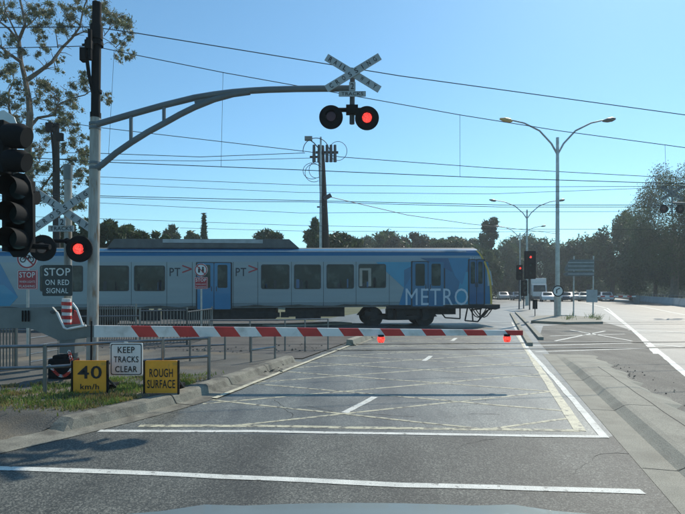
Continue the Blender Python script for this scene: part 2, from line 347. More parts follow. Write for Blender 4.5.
stroke(mk_w, [G(424, 361), G(431, 356)], .11, 'line_white')
stroke(mk_w, [G(452, 341), G(456, 338)], .12, 'line_white')
stroke(mk_w, [G(530, 346), G(632, 343)], .11, 'line_white'); stroke(mk_w, [G(535, 352), G(651, 348)], .10, 'line_white')
stroke(mk_w, [G(604, 309), G(612, 314), G(634, 331), G(645, 341), G(657, 354)], .16, 'line_white')
stroke(mk_w, [G(607, 308), G(640, 336), G(690, 378)], .14, 'line_white', z=.0062)
stroke(mk_w, [G(645, 344), G(700, 348)], .2, 'line_white'); stroke(mk_w, [G(628, 330), G(700, 333)], .25, 'line_white')
stroke(mk_w, [G(570, 330), G(632, 341)], .10, 'line_white'); stroke(mk_w, [G(550, 336), G(625, 334)], .10, 'line_white'); stroke(mk_w, [G(555, 341), G(605, 331)], .10, 'line_white')
stroke(mk_w, [G(566, 322), G(640, 325)], .15, 'line_white'); stroke(mk_w, [G(566, 299.5), G(590, 304), G(606, 308)], .2, 'line_white'); stroke(mk_w, [G(600, 299.5), G(640, 306), G(700, 318)], .2, 'line_white')
stroke(mk_c, [G(580, 431), G(561, 402), G(538, 367), G(515, 331)], .13, 'line_cream', z=.0056)
stroke(mk_c, [G(214, 399), G(290, 369), G(359, 342)], .09, 'line_cream', z=.016)
stroke(mk_y, [G(139, 426), G(260, 426), G(340, 427.5), G(578, 430.5)], .10, 'line_yellow', z=.0035)
# cross-hatching inside the box, clipped to its outline
quad = [G(150, 425.5), G(576, 429.5), G(514, 333), G(372, 334)]
def clip(a, b, poly):
    t0, t1 = 0.0, 1.0; d = b-a
    for i in range(len(poly)):
        p, q = poly[i], poly[(i+1) % len(poly)]; n = Vector((-(q-p).y, (q-p).x, 0)); num = n.dot(a-p); den = n.dot(d)
        if abs(den) < 1e-9:
            if num < 0: return None
            continue
        t = -num/den
        if den > 0: t0 = max(t0, t)
        else: t1 = min(t1, t)
    return (a.lerp(b, t0), a.lerp(b, t1)) if t1-t0 > .01 else None
for k in range(-20, 30):
    c = Vector((0, 5.2+k*1.5, 0))
    for sg, zz in ((1, .0030), (-1, .0042)):
        dr = Vector((1, .45*sg, 0)).normalized(); r = clip(c-dr*30, c+dr*30, quad)
        if r and (r[1]-r[0]).length > .3: stroke(mk_y, r, .058, 'line_yellow', z=zz)
kind(mk_w.build('white_road_markings'), 'structure'); kind(mk_y.build('yellow_box_hatching'), 'structure'); kind(mk_c.build('edge_line_markings'), 'structure')
# tracks (rails flush in the crossing)
def track(c0, name):
    b = MB()
    for o in (-.8, .8):
        a = c0+TN*o-TD*60; e = c0+TN*o+TD*60
        b.grid([[Vector((*(a+TN*q).xy, .024)) for q in (-.035, .035)], [Vector((*(e+TN*q).xy, .024)) for q in (-.035, .035)]], 'rail')
        q = .07 if o < 0 else -.07; b.grid([[Vector((*(a+TN*(q+r)).xy, .0225)) for r in (-.03, .03)], [Vector((*(e+TN*(q+r)).xy, .0225)) for r in (-.03, .03)]], 'joint')
    return kind(b.build(name), 'structure')
T1 = Vector((0, 14.6, 0)); TF = Vector((7.05, 23.5, 0)); T2 = TF+TN*1.5
track(T1, 'near_track'); track(T2, 'far_track')

# far traffic island
ib = MB(); isl = [G(531, 321, .1), G(566, 322.5, .1), G(603, 322, .1), G(598, 317.5, .1), G(560, 315, .1), G(536, 316, .1)]
ib.prism([Vector((p.x, p.y, 0)) for p in isl], (0, 0, .12), 'concrete'); kind(ib.build('traffic_island'), 'structure')
ib = MB()
for pts in ([(511, 314), (518, 326), (530, 346)], [(516, 313), (528, 325), (541, 340)]):
    for a, b in zip(pts[:-1], pts[1:]):
        A, B = G(*a), G(*b); t = (B-A).normalized(); n = Vector((-t.y, t.x, 0))
        ib.box((A+B)/2+Vector((0, 0, .05)), (B-A).length, .16, .1, 'concrete', (t, n, ZA))
kind(ib.build('far_kerbs'), 'structure')

# ------------------------------------------------------------ train
slope = -.0045
def tz(s, z): return z-.006*s        # rising slightly towards the front
def TP(s, y, z): v = TF-TD*s+TN*(1.5+y); return Vector((v.x, v.y, tz(s, z)))   # s metres back from the front, y across, z up
def TS(px):                          # distance back for a photo column on the near side
    k = (px-CX)/F; return (TF.x-k*TF.y)/(TD.x-k*TD.y)
def TZ(px, py): s = TS(px); Y = (TF-TD*s).y; return s, EYE-(py-HY)/F*Y+.006*s
train = thing('commuter_train', 'silver and blue commuter train crossing the road behind the lowered boom', 'train', TF)
hp = [(0, 3.66), (.6, 3.64), (1.05, 3.56), (1.3, 3.47), (1.40, 3.36), (1.46, 3.22), (1.5, 2.95), (1.5, 1.1), (1.47, .92)]
def nose(z): return .0 if z < 1.6 else .02+.75*((z-1.6)/2.05)**2.2
def carriage(s0, s1, cab, name):
    b = MB(); full = [(-y, z) for y, z in hp[::-1]]+hp[1:]
    r0 = [TP(s0+(nose(z)+.25*(y/1.5)**2 if cab else 0), y, z) for y, z in full]; rr = [TP(s0+(1.2 if cab else .1), y, z) for y, z in full]; r1 = [TP(s1, y, z) for y, z in full]
    n = len(full)
    for A, B in ((r0, rr), (rr, r1)):
        for i in range(n-1):
            zc = (full[i][1]+full[i+1][1])/2
            m = 'train_silver' if zc < 3.1 else ('train_blue' if zc < 3.54 else 'train_roof')
            b.grid([[A[i], A[i+1]], [B[i], B[i+1]]], m)
    b.poly(r1, 'train_deep')
    b.grid([[TP(s0+.1, -1.45, .925), TP(s0+.1, 1.45, .925)], [TP(s1, -1.45, .925), TP(s1, 1.45, .925)]], 'under')
    c = b.build(name, train, smooth=True)
    if cab:
        f = MB(); rows = []
        for z, hw in ((.92, 1.47), (1.3, 1.5), (1.9, 1.5), (2.4, 1.5), (2.95, 1.5), (3.22, 1.46), (3.36, 1.40), (3.47, 1.3), (3.56, 1.05), (3.66, .3)):
            rows.append([TP(s0-.004+nose(z)+.25*(hw*q/1.5)**2, hw*q, z) for q in np.linspace(-1, 1, 9)])
        f.grid(rows, 'train_yellow'); f.build('front_panel', c, smooth=True)
        f = MB(); rows = []
        for z in (2.0, 2.4, 2.8, 3.1): rows.append([TP(s0-.02+nose(z)+.25*(1.3*q/1.5)**2, 1.3*q, z) for q in np.linspace(-1, 1, 9)])
        f.grid(rows, 'glass'); f.build('windscreen', c, smooth=True)
        for y in (-1.0, 1.0):
            f = MB(); f.tube([TP(s0-.03+.25*(y/1.5)**2, y, 1.35), TP(s0+.1, y, 1.35)], .1, 'white_board', 12); f.build('headlight', c)
    return c
c1 = carriage(0, 23.6, True, 'lead_carriage')
c2 = carriage(24.1, 47, False, 'trailing_carriage')
et = MB(); et.grid([[TP(nose(z)+.25-.02, -1.515, z), TP(nose(z)+.25+.07, -1.515, z)] for z in (1.0, 1.3, 1.7, 2.0, 2.3, 2.6, 2.9)]+[[TP(nose(z)+.22, -hw, z), TP(nose(z)+.31, -hw-.005, z)] for z, hw in ((3.22, 1.475), (3.36, 1.415), (3.47, 1.315))], 'train_yellow'); et.build('edge_trim', c1)
sm = MB()
for s_ in [TS(q) for q in (131.5, 167, 192.5, 233.5, 258, 291.7, 323.7, 356.2, 389.5)]: sm.grid([[TP(s_, -1.503, .96), TP(s_+.018, -1.503, .96)], [TP(s_, -1.503, 2.95), TP(s_+.018, -1.503, 2.95)]], 'glass_frame')
sm.grid([[TP(s_, -1.503, 1.12), TP(s_, -1.503, 1.135)] for s_ in (.5, 23.5)], 'glass_frame'); sm.build('panel_joints', c1)
gr = MB(); gr.grid([[TP(s_, -1.502, .95), TP(s_, -1.502, 1.02+.03*math.sin(s_*3)+random.uniform(-.02, .02))] for s_ in np.arange(5, 23.5, .25)], 'grime'); gr.build('sill_grime', c1)
def sidepoly(mb, pts_sz, m, off): mb.poly([TP(s, -1.5-off, z) for s, z in pts_sz], m)
def shp(pxs): return [TZ(x, y) for x, y in pxs]
# blue livery facets on the near side
zt, zb = 2.95, 1.0
lv = MB()
sA = TS(376); sB = TS(405); sC = TS(400)
# outline in the (s, z) plane: front end to boundary
def Zat(py, px): return TZ(px, py)[1]
lv.poly([TP(s, -1.504, z) for s, z in [(.28, 1.02), (.36, 2.5), (.42, 2.93), (sA, 2.93), (TS(404), Zat(288, 404)), (TS(399), 1.02)]], 'train_blue')
sidepoly(lv, [(sA, 2.928), (TS(404), Zat(288, 404)), (TS(404), Zat(270, 404)), (TS(420), 2.928)], 'train_light', .007)
sidepoly(lv, shp([(404, 288), (399, 305), (425, 305), (440, 262), (420, 262)]), 'train_mid', .007)
sidepoly(lv, shp([(448, 258), (470, 258), (462, 285), (455, 276)]), 'train_mid', .007)
sidepoly(lv, shp([(462, 272), (478, 272), (478, 304), (455, 304)]), 'train_light', .006)
sidepoly(lv, shp([(420, 258), (448, 258), (452, 272), (440, 266)]), 'train_deep', .009)
lv.build('livery_panel', c1)
lv = MB(); sidepoly(lv, shp([(-40, 263), (0, 263), (18, 297), (10, 306), (-40, 306)]), 'train_mid', .005); sidepoly(lv, shp([(-40, 285), (4, 285), (18, 297), (10, 306), (-40, 306)]), 'train_light', .008); lv.build('livery_panel', c1)
hl = MB(); hl.grid([[TP(s, -1.42, 3.40), TP(s, -1.37, 3.455)] for s in (1.4, 23.5)], 'white_board'); hl.build('roof_edge_highlight', c1)  # pale strip painting a thin highlight along the roof edge
def side_window(px0, py0, px1, py1, m_in=None):
    s0, z0 = TZ(px0, py0); s1, z1 = TZ(px1, py1); c = TP((s0+s1)/2, -1.5, (z0+z1)/2); wd, ht = abs(s0-s1), abs(z0-z1)
    f = MB(); f.prism([p-TN*.012 for p in rrect(c, wd, ht, .09, TD, ZA)], TN*.02, 'glass_frame'); fo = f.build('window', c1)
    g = MB(); g.poly([p-TN*.016 for p in rrect(c, wd-.08, ht-.08, .06, TD, ZA)], 'glass'); g.build('pane', fo)
    g = MB()   # seats, poles and people dimly seen inside
    for _ in range(3):
        x = random.uniform(-.38, .38)*wd; hh = random.uniform(.15, .4)*ht
        q = c+TD*x+ZA*(-ht*.46+hh/2); g.poly([p-TN*.019 for p in rrect(q, random.uniform(.05, .16), hh, .02, TD, ZA)], random.choice(['under', 'train_deep', 'glass_frame']))
    g.build('interior_detail', fo)
for a in ((88, 265.5, 129, 291), (134, 265.5, 165, 291), (40, 265.5, 83, 291.5), (261, 264.5, 289.5, 289), (294, 264.5, 321, 289), (326.5, 264.3, 354, 288.6), (358.5, 264, 386, 288)): side_window(*a)
g = MB(); sW, zW = TZ(367, 276)
for dx in (-.28, .12): g.poly([p-TN*.020 for p in rrect(TP(sW, -1.5, zW-.06)+TD*dx, .13, .8, .02, TD, ZA)], 'interior')
g.poly([p-TN*.021 for p in rrect(TP(sW, -1.5, zW+.30)-TD*.08, .5, .1, .02, TD, ZA)], 'interior'); g.build('interior_panel', c1)
def side_door(px0, py0, px1, py1, m):
    s0, z0 = TZ(px0, py0); s1, z1 = TZ(px1, py1); hw = abs(s0-s1)/2; z0, z1 = min(z0, z1), max(z0, z1); zc = (z0+z1)/2
    for k in (-1, 1):
        c = TP((s0+s1)/2, -1.5, zc)+TD*(k*hw/2)
        f = MB(); f.prism([p-TN*.014 for p in rrect(c, hw-.03, z1-z0, .05, TD, ZA)], TN*.012, m); fo = f.build('door', c1)
        g = MB(); gc = c+ZA*(z1-z0)*.21; g.prism([p-TN*.020 for p in rrect(gc, hw*.58, (z1-z0)*.5, .06, TD, ZA)], TN*.006, 'glass'); g.build('pane', fo)
        g = MB(); g.box(c-TN*.02-ZA*.12+TD*(k*hw*-.36), .03, .02, .22, 'dark_steel', (TD, TN, ZA)); g.build('handle', fo)
    f = MB(); c = TP((s0+s1)/2, -1.5, zc); f.prism([p-TN*.008 for p in rrect(c, 2*hw+.1, z1-z0+.08, .05, TD, ZA)], TN*.006, 'glass_frame'); f.build('door_frame', c1)
side_door(197, 263, 231, 309, 'train_mid'); side_door(412, 262, 444, 306, 'train_blue'); side_door(469, 260, 484, 304, 'train_deep')
# cab side glazing and numbers
g = MB(); sidepoly(g, shp([(486.5, 265), (491, 272), (493, 285), (487.5, 286)]), 'white_board', .012); g.build('cab_window', c1)
g = MB(); sW, zW = TZ(475, 258); text(g, '842M', TP(sW, -1.5, zW), .5, .11, 'lettering', TD, ZA, off=.02); g.build('car_number', c1)
g = MB(); s0, z0 = TZ(405.5, 288.5); s1, z1 = TZ(468, 305); text(g, 'METRO', TP((s0+s1)/2, -1.5, (z0+z1)/2), abs(s0-s1), abs(z0-z1), 'lettering', TD, ZA, off=.024); g.build('lettering', c1)
for px in (179, 245):
    g = MB(); s0, z0 = TZ(px-4, 272); text(g, 'PT', TP(s0, -1.5, z0), .46, .36, 'train_ink', TD, ZA, off=.012, thick=.006)
    s1, z1 = TZ(px+8, 269)
    for dz in (1, -1):
        a = TP(s1, -1.5, z1)+TD*-.2+ZA*(.15*dz); e = TP(s1, -1.5, z1)+TD*.2
        t = (e-a).normalized(); n = ZA*.03
        g.poly([a-n-TN*.013, e-n-TN*.013, e+n-TN*.013, a+n-TN*.013], 'sign_red')
    g.build('operator_mark', c1)
# roof equipment
rb = MB(); s0, s1 = TS(299), TS(110)
rb.prism([TP(s0, -1.05, 3.6), TP(s0+.45, -1.05, 4.0), TP(s1, -1.05, 4.0), TP(s1+.3, -1.05, 3.6)], TN*2.1, 'train_roof')
ro = rb.build('roof_equipment', c1)
rb = MB(); rb.box(TP((TS(160)+TS(262))/2, -1.06, 3.9), TS(160)-TS(262), .03, .16, 'white_board', (TD, TN, ZA)); rb.build('roof_duct', ro)
# underframe
ub = MB()
for a, e, z in ((160, 275, .42), (285, 345, .5), (-20, 130, .42)):
    s0, s1 = TS(e), TS(a); ub.box(TP((s0+s1)/2, 0, (z+.92)/2), s1-s0, 2.5, .92-z, 'under', (TD, TN, ZA))
for k in range(22): ub.box(TP(random.uniform(4.5, 22), -1.25, .6), random.uniform(.2, .8), .1, random.uniform(.2, .5), 'under', (TD, TN, ZA))
ub.box(TP(3.0, 0, .72), 2.4, 2.2, .36, 'under', (TD, TN, ZA))
ub.build('underframe_equipment', c1)
def bogie(sc):
    b = MB()
    for y in (-1.1, 1.1):
        b.prism([TP(sc-1.75, y, .45), TP(sc-1.6, y, .62), TP(sc-.5, y, .5), TP(sc+.5, y, .5), TP(sc+1.6, y, .62), TP(sc+1.75, y, .45), TP(sc+.5, y, .3), TP(sc-.5, y, .3)], TN*.14, 'under')
        for q in (-1.2, 1.2, 0): b.box(TP(sc+q, y, .6), .35, .35, .5, 'under', (TD, TN, ZA))
    b.box(TP(sc, 0, .55), .6, 2.3, .4, 'under', (TD, TN, ZA)); bo = b.build('bogie', c1)
    for q in (-1.2, 1.2):
        for y in (-.85, .85):
            w_ = MB(); disc(w_, TP(sc+q, y-.06, .45), .46, .12, 'under', 24, TD, ZA); disc(w_, TP(sc+q, y-.07, .45), .2, .05, 'dark_steel', 16, TD, ZA); w_.build('wheel', bo)
bogie((TS(362)+TS(440))/2); bogie(19.2)
for sc in (27.5, 43): bogie(sc)
fb = MB(); fb.prism([TP(.0, -1.3, .98), TP(-.22, -1.3, .98), TP(-.22, -1.3, .80), TP(.0, -1.3, .74)], TN*2.6, 'under'); fb.box(TP(2.5, -1.47, .9), 5.2, .06, .16, 'under', (TD, TN, ZA)); fb.build('buffer_beam', c1)
fb = MB()
for a, e in (((440, 309), (447, 318)), ((447, 318), (462, 319)), ((462, 307), (462, 319)), ((470, 306), (467, 321)), ((467, 321), (480, 322)), ((480, 322), (489, 311)), ((474, 307), (475, 321)), ((483, 307), (482, 320)), ((489, 311), (498, 307)), ((472, 310), (484, 309))):
    s0, z0 = TZ(*a); s1, z1 = TZ(*e); fb.tube([TP(s0, -1.2, z0), TP(s1, -1.2, z1)], .035, 'under', 6)
for k in range(3):
    s0, z0 = TZ(472+k*3, 307); pts = [TP(s0-.15*i, -1.0, z0-.5*math.sin(math.pi*i/6)) for i in range(7)]; fb.tube(pts, .025, 'under', 6)
fb.build('coupler_hoses', c1)

# ------------------------------------------------------------ crossing mast, arm, flashing lights
def crossbuck(parent, c, wd, ht, bw, m='white_board', part='crossbuck', thick=.05):
    """two crossed boards with lettering; wd,ht = extents of the diagonal from end to end"""
    for i, (s_, word) in enumerate(((-1, 'RAILWAY'), (1, 'CROSSING'))):
        r = Vector((wd, 0, s_*ht)); L_ = r.length; r.normalize(); u = Vector((-r.z, 0, r.x)); cc = Vector(c)-YA*(.012+.03*i)
        b = MB(); b.prism([cc-r*L_/2-u*bw/2, cc+r*L_/2-u*bw/2, cc+r*L_/2+u*bw/2, cc-r*L_/2+u*bw/2], YA*.02, m); bo = b.build(part+'_board', parent)
        t = MB(); half = len(word)//2
        n = len(word)
        xs = [-.42, -.325, -.235, -.15, .17, .29, .405] if i == 0 else [(k-3.5)/8*.93 for k in range(8)]
        for k, ch in enumerate(word):
            x = xs[k]*L_
            text(t, ch, cc+r*x, bw*(.12 if ch == 'I' else .44), bw*.64, 'ink', r, u, thick=.012, off=.004)
        t.build('lettering', bo)
def flasher(parent, c, r, lit, right=XA):
    up = ZA; fw = right.cross(up)     # towards the viewer
    b = MB(); disc(b, c, r, .03, 'black', 32, right, up); b.tube([Vector(c)-fw*.03, Vector(c)-fw*.16], .12, 'black', 16)
    bo = b.build('light_backboard', parent)
    h = MB(); rows = []
    for d_, rr in ((0, r*.5), (.08, r*.49)):
        rows.append([Vector(c)+fw*(d_+.002)+right*(rr*math.cos(q))+up*(rr*math.sin(q)) for q in np.linspace(R(-20), R(200), 18)])
    h.grid(rows, 'black'); h.build('visor', bo, smooth=True)
    l = MB(); l.prism(circle(Vector(c)+fw*.03, r*.40, 24, right, up), -fw*.03, 'lamp_lit' if lit else 'lamp_dark')
    if lit: l.poly(circle(Vector(c)+fw*.034, r*.28, 20, right, up), 'lamp_core')
    l.build('lens', bo)
YM = 9.8
mb_ = P(94, 300, YM); mbase = Vector((mb_.x, YM, .1))
mast = thing('railway_mast', 'tall pole with peeling grey lower half and black top carrying the long bracket arm', 'pole', mbase)
def mp_(px, py, Y=YM): return P(px, py, Y)
b = MB(); b.tube([Vector((mp_(92, 360).x, YM, .1)), mp_(95.5, 118)], [.105, .095], 'mast_paint', 16); b.build('lower_shaft', mast, smooth=True)
b = MB(); b.tube([mp_(95.6, 117), mp_(97, 3)], [.085, .085], 'black', 14); b.tube([mp_(95.6, 118), mp_(95.6, 113)], .1, 'black', 14)
for y0, y1, r_ in ((26, 40, .115), (42, 46, .125), (90, 93, .1)): b.tube([mp_(96.4, y1), mp_(96.4, y0)], r_, 'black', 12)
b.build('upper_shaft', mast, smooth=True)
for y in (124, 128, 163, 168): b = MB(); b.tube([mp_(95, y+1.6), mp_(95, y-1.0)], .108, 'arm_grey', 14); b.build('clamp_band', mast)
b = MB(); b.tube([mp_(88, 38, 9.65), mp_(86, 52, 9.65), mp_(89, 75, 9.7), mp_(94, 98, 9.75)], .035, 'black', 8)
b.box(mp_(84, 55, 9.6), .11, .12, .24, 'black'); b.box(mp_(89, 45, 9.6), .12, .1, .16, 'black'); b.tube([mp_(82, 45, 9.6), mp_(96, 43, 9.7)], .02, 'black', 6); b.tube([mp_(90, 30, 9.6), mp_(90, 60, 9.6)], .04, 'black', 8)
b.tube([mp_(80, 49, 9.6), mp_(88, 49, 9.6)], .016, 'black', 6)
b.build('insulator_gear', mast)
# bracket arm
YARM = 9.62
top = [(97, 124.3), (103.5, 122.4), (131.5, 114.3), (163, 105.5), (194.6, 97.8), (214, 94.6), (233, 92.2), (250, 90.8), (268, 89.8), (296, 89.0), (324, 88.7), (352, 88.5)]
low = [(97, 168), (101.7, 165), (116, 153), (131.5, 142.3), (148, 132), (164.8, 123), (180, 114.5), (194.6, 107.3), (214, 99.5), (233, 94.3), (250, 92)]
b = MB(); b.tube([mp_(x, y, YARM) for x, y in top], .058, 'arm_grey', 10); b.tube([mp_(x, y, YARM) for x, y in low], .055, 'arm_grey', 10)
for x, a, c in ((131, 114.5, 142), (164, 105, 123)): b.tube([mp_(x, a, YARM), mp_(x, c, YARM)], .035, 'arm_grey', 8)
b.prism([mp_(194, 100, YARM-.02), mp_(233, 93, YARM-.02), mp_(226, 97, YARM-.02), mp_(195, 105, YARM-.02)], YA*.04, 'arm_grey')
arm = b.build('bracket_arm', mast, smooth=True)
b = MB(); b.tube([mp_(352, 124, 9.6), mp_(352.5, 76, 9.6)], .048, 'dark_steel', 12)
b.tube([mp_(336, 110, 9.58), mp_(364, 110, 9.58)], .04, 'black', 10); b.box(mp_(352, 110, 9.55), .22, .12, .16, 'black'); b.build('drop_post', mast)
asm = thing('overhead_crossing_sign', 'crossed railway crossing boards over two round flashing lamps at the end of the long arm', 'crossing sign', mp_(352, 124, 9.5))
crossbuck(asm, mp_(353, 73.5, 9.46), (379.8-326.5)/F*9.46, (89.6-57.2)/F*9.46, 7.2/F*9.46)
b = MB(); b.prism(rrect(mp_(352.3, 93.8, 9.48), .50, .10, .01), YA*.015, 'white_board'); bo = b.build('tracks_plate', asm); t = MB(); text(t, 'TRACKS', mp_(352.3, 93.8, 9.48), .40, .06, 'ink', off=.004, thick=.01); t.build('lettering', bo)
b = MB(); b.prism(rrect(mp_(352.3, 86.3, 9.48), .12, .16, .01), YA*.015, 'white_board'); bo = b.build('number_plate', asm); t = MB(); text(t, '2', mp_(352.3, 86.3, 9.48), .06, .11, 'ink', off=.004, thick=.01); t.build('lettering', bo)
flasher(asm, mp_(331, 117, 9.42), 11.9/F*9.42, False); flasher(asm, mp_(367, 118, 9.42), 12/F*9.42, True)
# roadside post with crossbuck
YP = 10.12
pb = Vector((P(68, 300, YP).x, YP, .1))
post = thing('crossing_signal_post', 'roadside post with crossed boards, one lit red lamp and a stop on red signal plate', 'crossing sign', pb)
b = MB(); b.tube([pb, P(68, 166, YP)], .072, 'mast_paint', 14); b.tube([P(68, 180, YP), P(68, 165, YP)], .085, 'cabinet', 14); b.build('post', post, smooth=True)
crossbuck(post, P(63, 210, 10.0), (91-33.5)/F*10.0, (229-190.5)/F*10, 7.6/F*10)
b = MB(); b.prism(rrect(P(61, 228.5, 10.02), .50, .12, .01), YA*.015, 'white_board'); bo = b.build('tracks_plate', post); t = MB(); text(t, 'TRACKS', P(61, 228.5, 10.02), .42, .075, 'ink', off=.004, thick=.01); t.build('lettering', bo)
b = MB(); b.prism(rrect(P(62, 222, 9.96), .14, .15, .01), YA*.015, 'white_board'); bo = b.build('number_plate', post); t = MB(); text(t, '2', P(62, 222, 9.96), .07, .11, 'ink', off=.004, thick=.01); t.build('lettering', bo)
b = MB(); b.tube([P(42, 241, 9.85), P(80, 241, 9.85)], .035, 'black', 8); b.tube([P(67, 241, 10.1), P(67, 241, 9.85)], .06, 'black', 8); b.build('lamp_bracket', post)
flasher(post, P(79, 249, 9.55), 13.2/F*9.55, True); flasher(post, P(42.5, 248, 9.55), 13.2/F*9.55, False)
c = P(57.3, 280.5, 9.9); b = MB(); b.prism(rrect(c, 30/F*9.9, 31/F*9.9, .03), YA*.012, 'sign_black'); bo = b.build('stop_plate', post)
t = MB(); text(t, 'STOP', c+ZA*.165, .50, .15, 'sign_white', off=.004, thick=.012); text(t, 'ON RED', c-ZA*.035, .46, .105, 'sign_white', off=.004, thick=.008); text(t, 'SIGNAL', c-ZA*.195, .42, .10, 'sign_white', off=.004, thick=.008); t.build('lettering', bo)
# striped wrap on the lower post
b = MB()
for k in range(9): b.tube([P(66.5, 329-k*3.4, 9.98), P(66.7, 325.8-k*3.4, 9.98)], .085+.01*(k % 2), 'red_paint' if k % 2 else 'white_paint', 10)
b.build('striped_wrap', post)
# ------------------------------------------------------------ boom gate
YB = 8.65
gb = Vector((P(66, 370, YB).x, YB+.2, .1))
gate = thing('boom_gate', 'lowered red and white striped boom with grey counterweight plate on its pedestal', 'boom gate', gb)
def bc(px):  # centre line height & half height
    q = (px-80)/(523-80); return 331.3+1.6*q, 6.0-3.6*q
b = MB(); edges = [78, 94]; x = 130.5
segs = [(78, 94, 'cabinet', 0)]; prev = 94; x = 130.5; per = 41.6
while x < 510:
    segs.append((prev, x, 'white_paint', 1)); segs.append((x, min(x+20, 523), 'red_paint', 1)); prev = x+20; x += per
if prev < 523: segs.append((prev, 523, 'white_paint', 1))
for i, (x0, x1, m, sl_) in enumerate(segs):
    def pt(px, s_, end):
        yc, hh = bc(px); sh = (0 if (i == 0 and end == 0) or (px >= 523) or (px <= 94) else 9*(hh/6))
        return P(px+(sh if s_ < 0 else 0), yc-s_*hh, YB)
    b.prism([pt(x0, -1, 0), pt(x1, -1, 1), pt(x1, 1, 1), pt(x0, 1, 0)], YA*.07, m)
b.build('boom_arm', gate)
for px in (381, 507):
    yc, hh = bc(px); l = MB(); c = P(px, yc+hh, YB-.01); l.tube([c+ZA*.02, c-ZA*.025], .05, 'black', 10); lo = l.build('lamp_cap', gate)
    l = MB(); c = P(px, yc+hh+3.6, YB-.02)
    l.tube([c+ZA*.045, c+ZA*.0, c-ZA*.05], [.06, .065, .045], 'lamp_core', 12); l.build('boom_lamp', gate, smooth=True)
b = MB(); pl = [(-40, 309), (52, 307), (58, 314), (62, 325), (80, 324), (86, 326), (86, 338), (60, 341), (42, 333), (29, 328), (-40, 329)]
b.prism([P(x, y, YB+.02) for x, y in pl], YA*.05, 'cabinet')
for px in (22.5, 25.5, 28.5): b.box(P(px, 316, YB), .02, .03, .19, 'black')
b.tube([P(52, 312, YB+.02), P(52, 312, YB-.03)], .03, 'dark_steel', 8)
b.build('counterweight_plate', gate, bevel=.01)
b = MB(); b.tube([P(57, 312, YB-.04), P(60.5, 320, YB-.04), P(64, 327.5, YB-.04), P(67, 329, YB-.04), P(73, 328, YB-.04), P(86, 325.5, YB-.04)], .018, 'white_paint', 8); b.tube([P(72.5, 303, YB-.04), P(77, 309, YB-.04), P(83, 326, YB-.04)], .018, 'white_paint', 8); b.build('guard_bracket', gate)
b = MB(); b.prism([P(74, 310, YB+.1), P(79, 313, YB+.1), P(82, 325, YB+.1), P(75, 326, YB+.1), P(71, 326, YB+.1)], YA*.02, 'red_paint'); b.build('red_flag', gate)
b = MB(); b.tube([Vector((gb.x, YB+.2, .1)), Vector((gb.x, YB+.2, .62))], .09, 'cabinet', 14); b.box((gb.x, YB+.2, .70), .26, .34, .30, 'cabinet'); b.build('pedestal', gate)
b = MB(); b.box(P(64, 368, YB+.1), .40, .3, .34, 'black'); b.box(P(64, 358, YB+.1), .28, .25, .12, 'black'); b.build('drive_box', gate, bevel=.03)
ch = MB()
for k in range(34):
    q = k/33; x = 50+27*q; y = 366+13*math.sin(math.pi*q)-6*q
    c = P(x, y, YB-.12); tdir = Vector((1, 0, -.8*math.cos(math.pi*q))).normalized(); n = Vector((0, 1, 0)) if k % 2 else Vector((-tdir.z, 0, tdir.x))
    pts = [c+tdir*.032*math.cos(a)+n*.018*math.sin(a) for a in np.linspace(0, 2*math.pi, 9)]
    ch.tube(pts, .007, 'chain_red' if (k//4) % 3 else 'white_paint', 5, cap=False)
for k in range(12):
    c = P(69+k*.5, 352+k*1.7, YB-.12); ch.tube([c+Vector((.02*math.cos(a), 0, .03*math.sin(a))) for a in np.linspace(0, 2*math.pi, 8)], .008, 'chain_red' if k % 3 else 'white_paint', 5, cap=False)
tag(ch.build('barrier_chain'), 'red and white plastic chain looped round the black box below the boom pivot', 'chain')

# ------------------------------------------------------------ signs at the kerb
def panel_sign(name, label, cat, corners, Y, zb, m, words, border, ink, legs=True, frame=None, lean=0):
    x0, y0, x1, y1 = corners; c = P((x0+x1)/2, (y0+y1)/2, Y); wd = (x1-x0)/F*Y; ht = (y1-y0)/F*Y
    t_ = thing(name, label, cat, (c.x, Y, zb))
    b = MB(); b.prism(rrect(c, wd, ht, .02), YA*.015, m); bo = b.build('panel', t_)
    if border:
        g = MB(); a = rrect(c-YA*.004, wd*.95, ht*.95, .03); d_ = rrect(c-YA*.004, wd*.905, ht*.905, .025); g.grid([a, d_], ink, True); g.build('border', bo)
    g = MB()
    for s, dy, ww, hh in words: text(g, s, c+ZA*dy*ht, ww*wd, hh*ht, ink, off=.005, thick=.012)
    g.build('lettering', bo)
    if legs:
        for s in (-1, 1): f = MB(); f.box((c.x+s*(wd/2+.012), Y+.01, c.z-.01), .022, .04, ht+.02, 'black'); f.build('side_rail', t_)
        for s in (-1, 1):
            l = MB(); l.tube([(c.x+s*wd*.42, Y+.03, c.z), (c.x+s*wd*.42, Y+.45, zb)], .014, 'dark_steel', 6); l.build('leg', t_)
        l = MB(); l.box((c.x, Y+.42, zb+.04), wd*.8, .2, .08, 'black'); l.build('sandbag', t_)
    return t_
panel_sign('roadwork_sign', 'low yellow 40 km/h sign standing in the grass at the kerb', 'sign', (73, 360.5, 106.5, 393), 7.4, .12, 'sign_yellow',
           [('40', .14, .72, .40), ('km/h', -.30, .56, .17)], False, 'ink')
panel_sign('roadwork_sign', 'low yellow sign reading rough surface beside the concrete kerb', 'sign', (145, 360.5, 177.5, 393), 7.4, .12, 'sign_yellow',
           [('ROUGH', .12, .72, .26), ('SURFACE', -.22, .86, .26)], False, 'ink')
kt = panel_sign('keep_tracks_clear_sign', 'white square sign reading keep tracks clear hung on the rail fence', 'sign', (110, 343, 142.5, 375.5), 7.75, .12, 'sign_white',
           [('KEEP', .29, .52, .19), ('TRACKS', 0, .76, .19), ('CLEAR', -.30, .68, .19)], True, 'ink', legs=False)
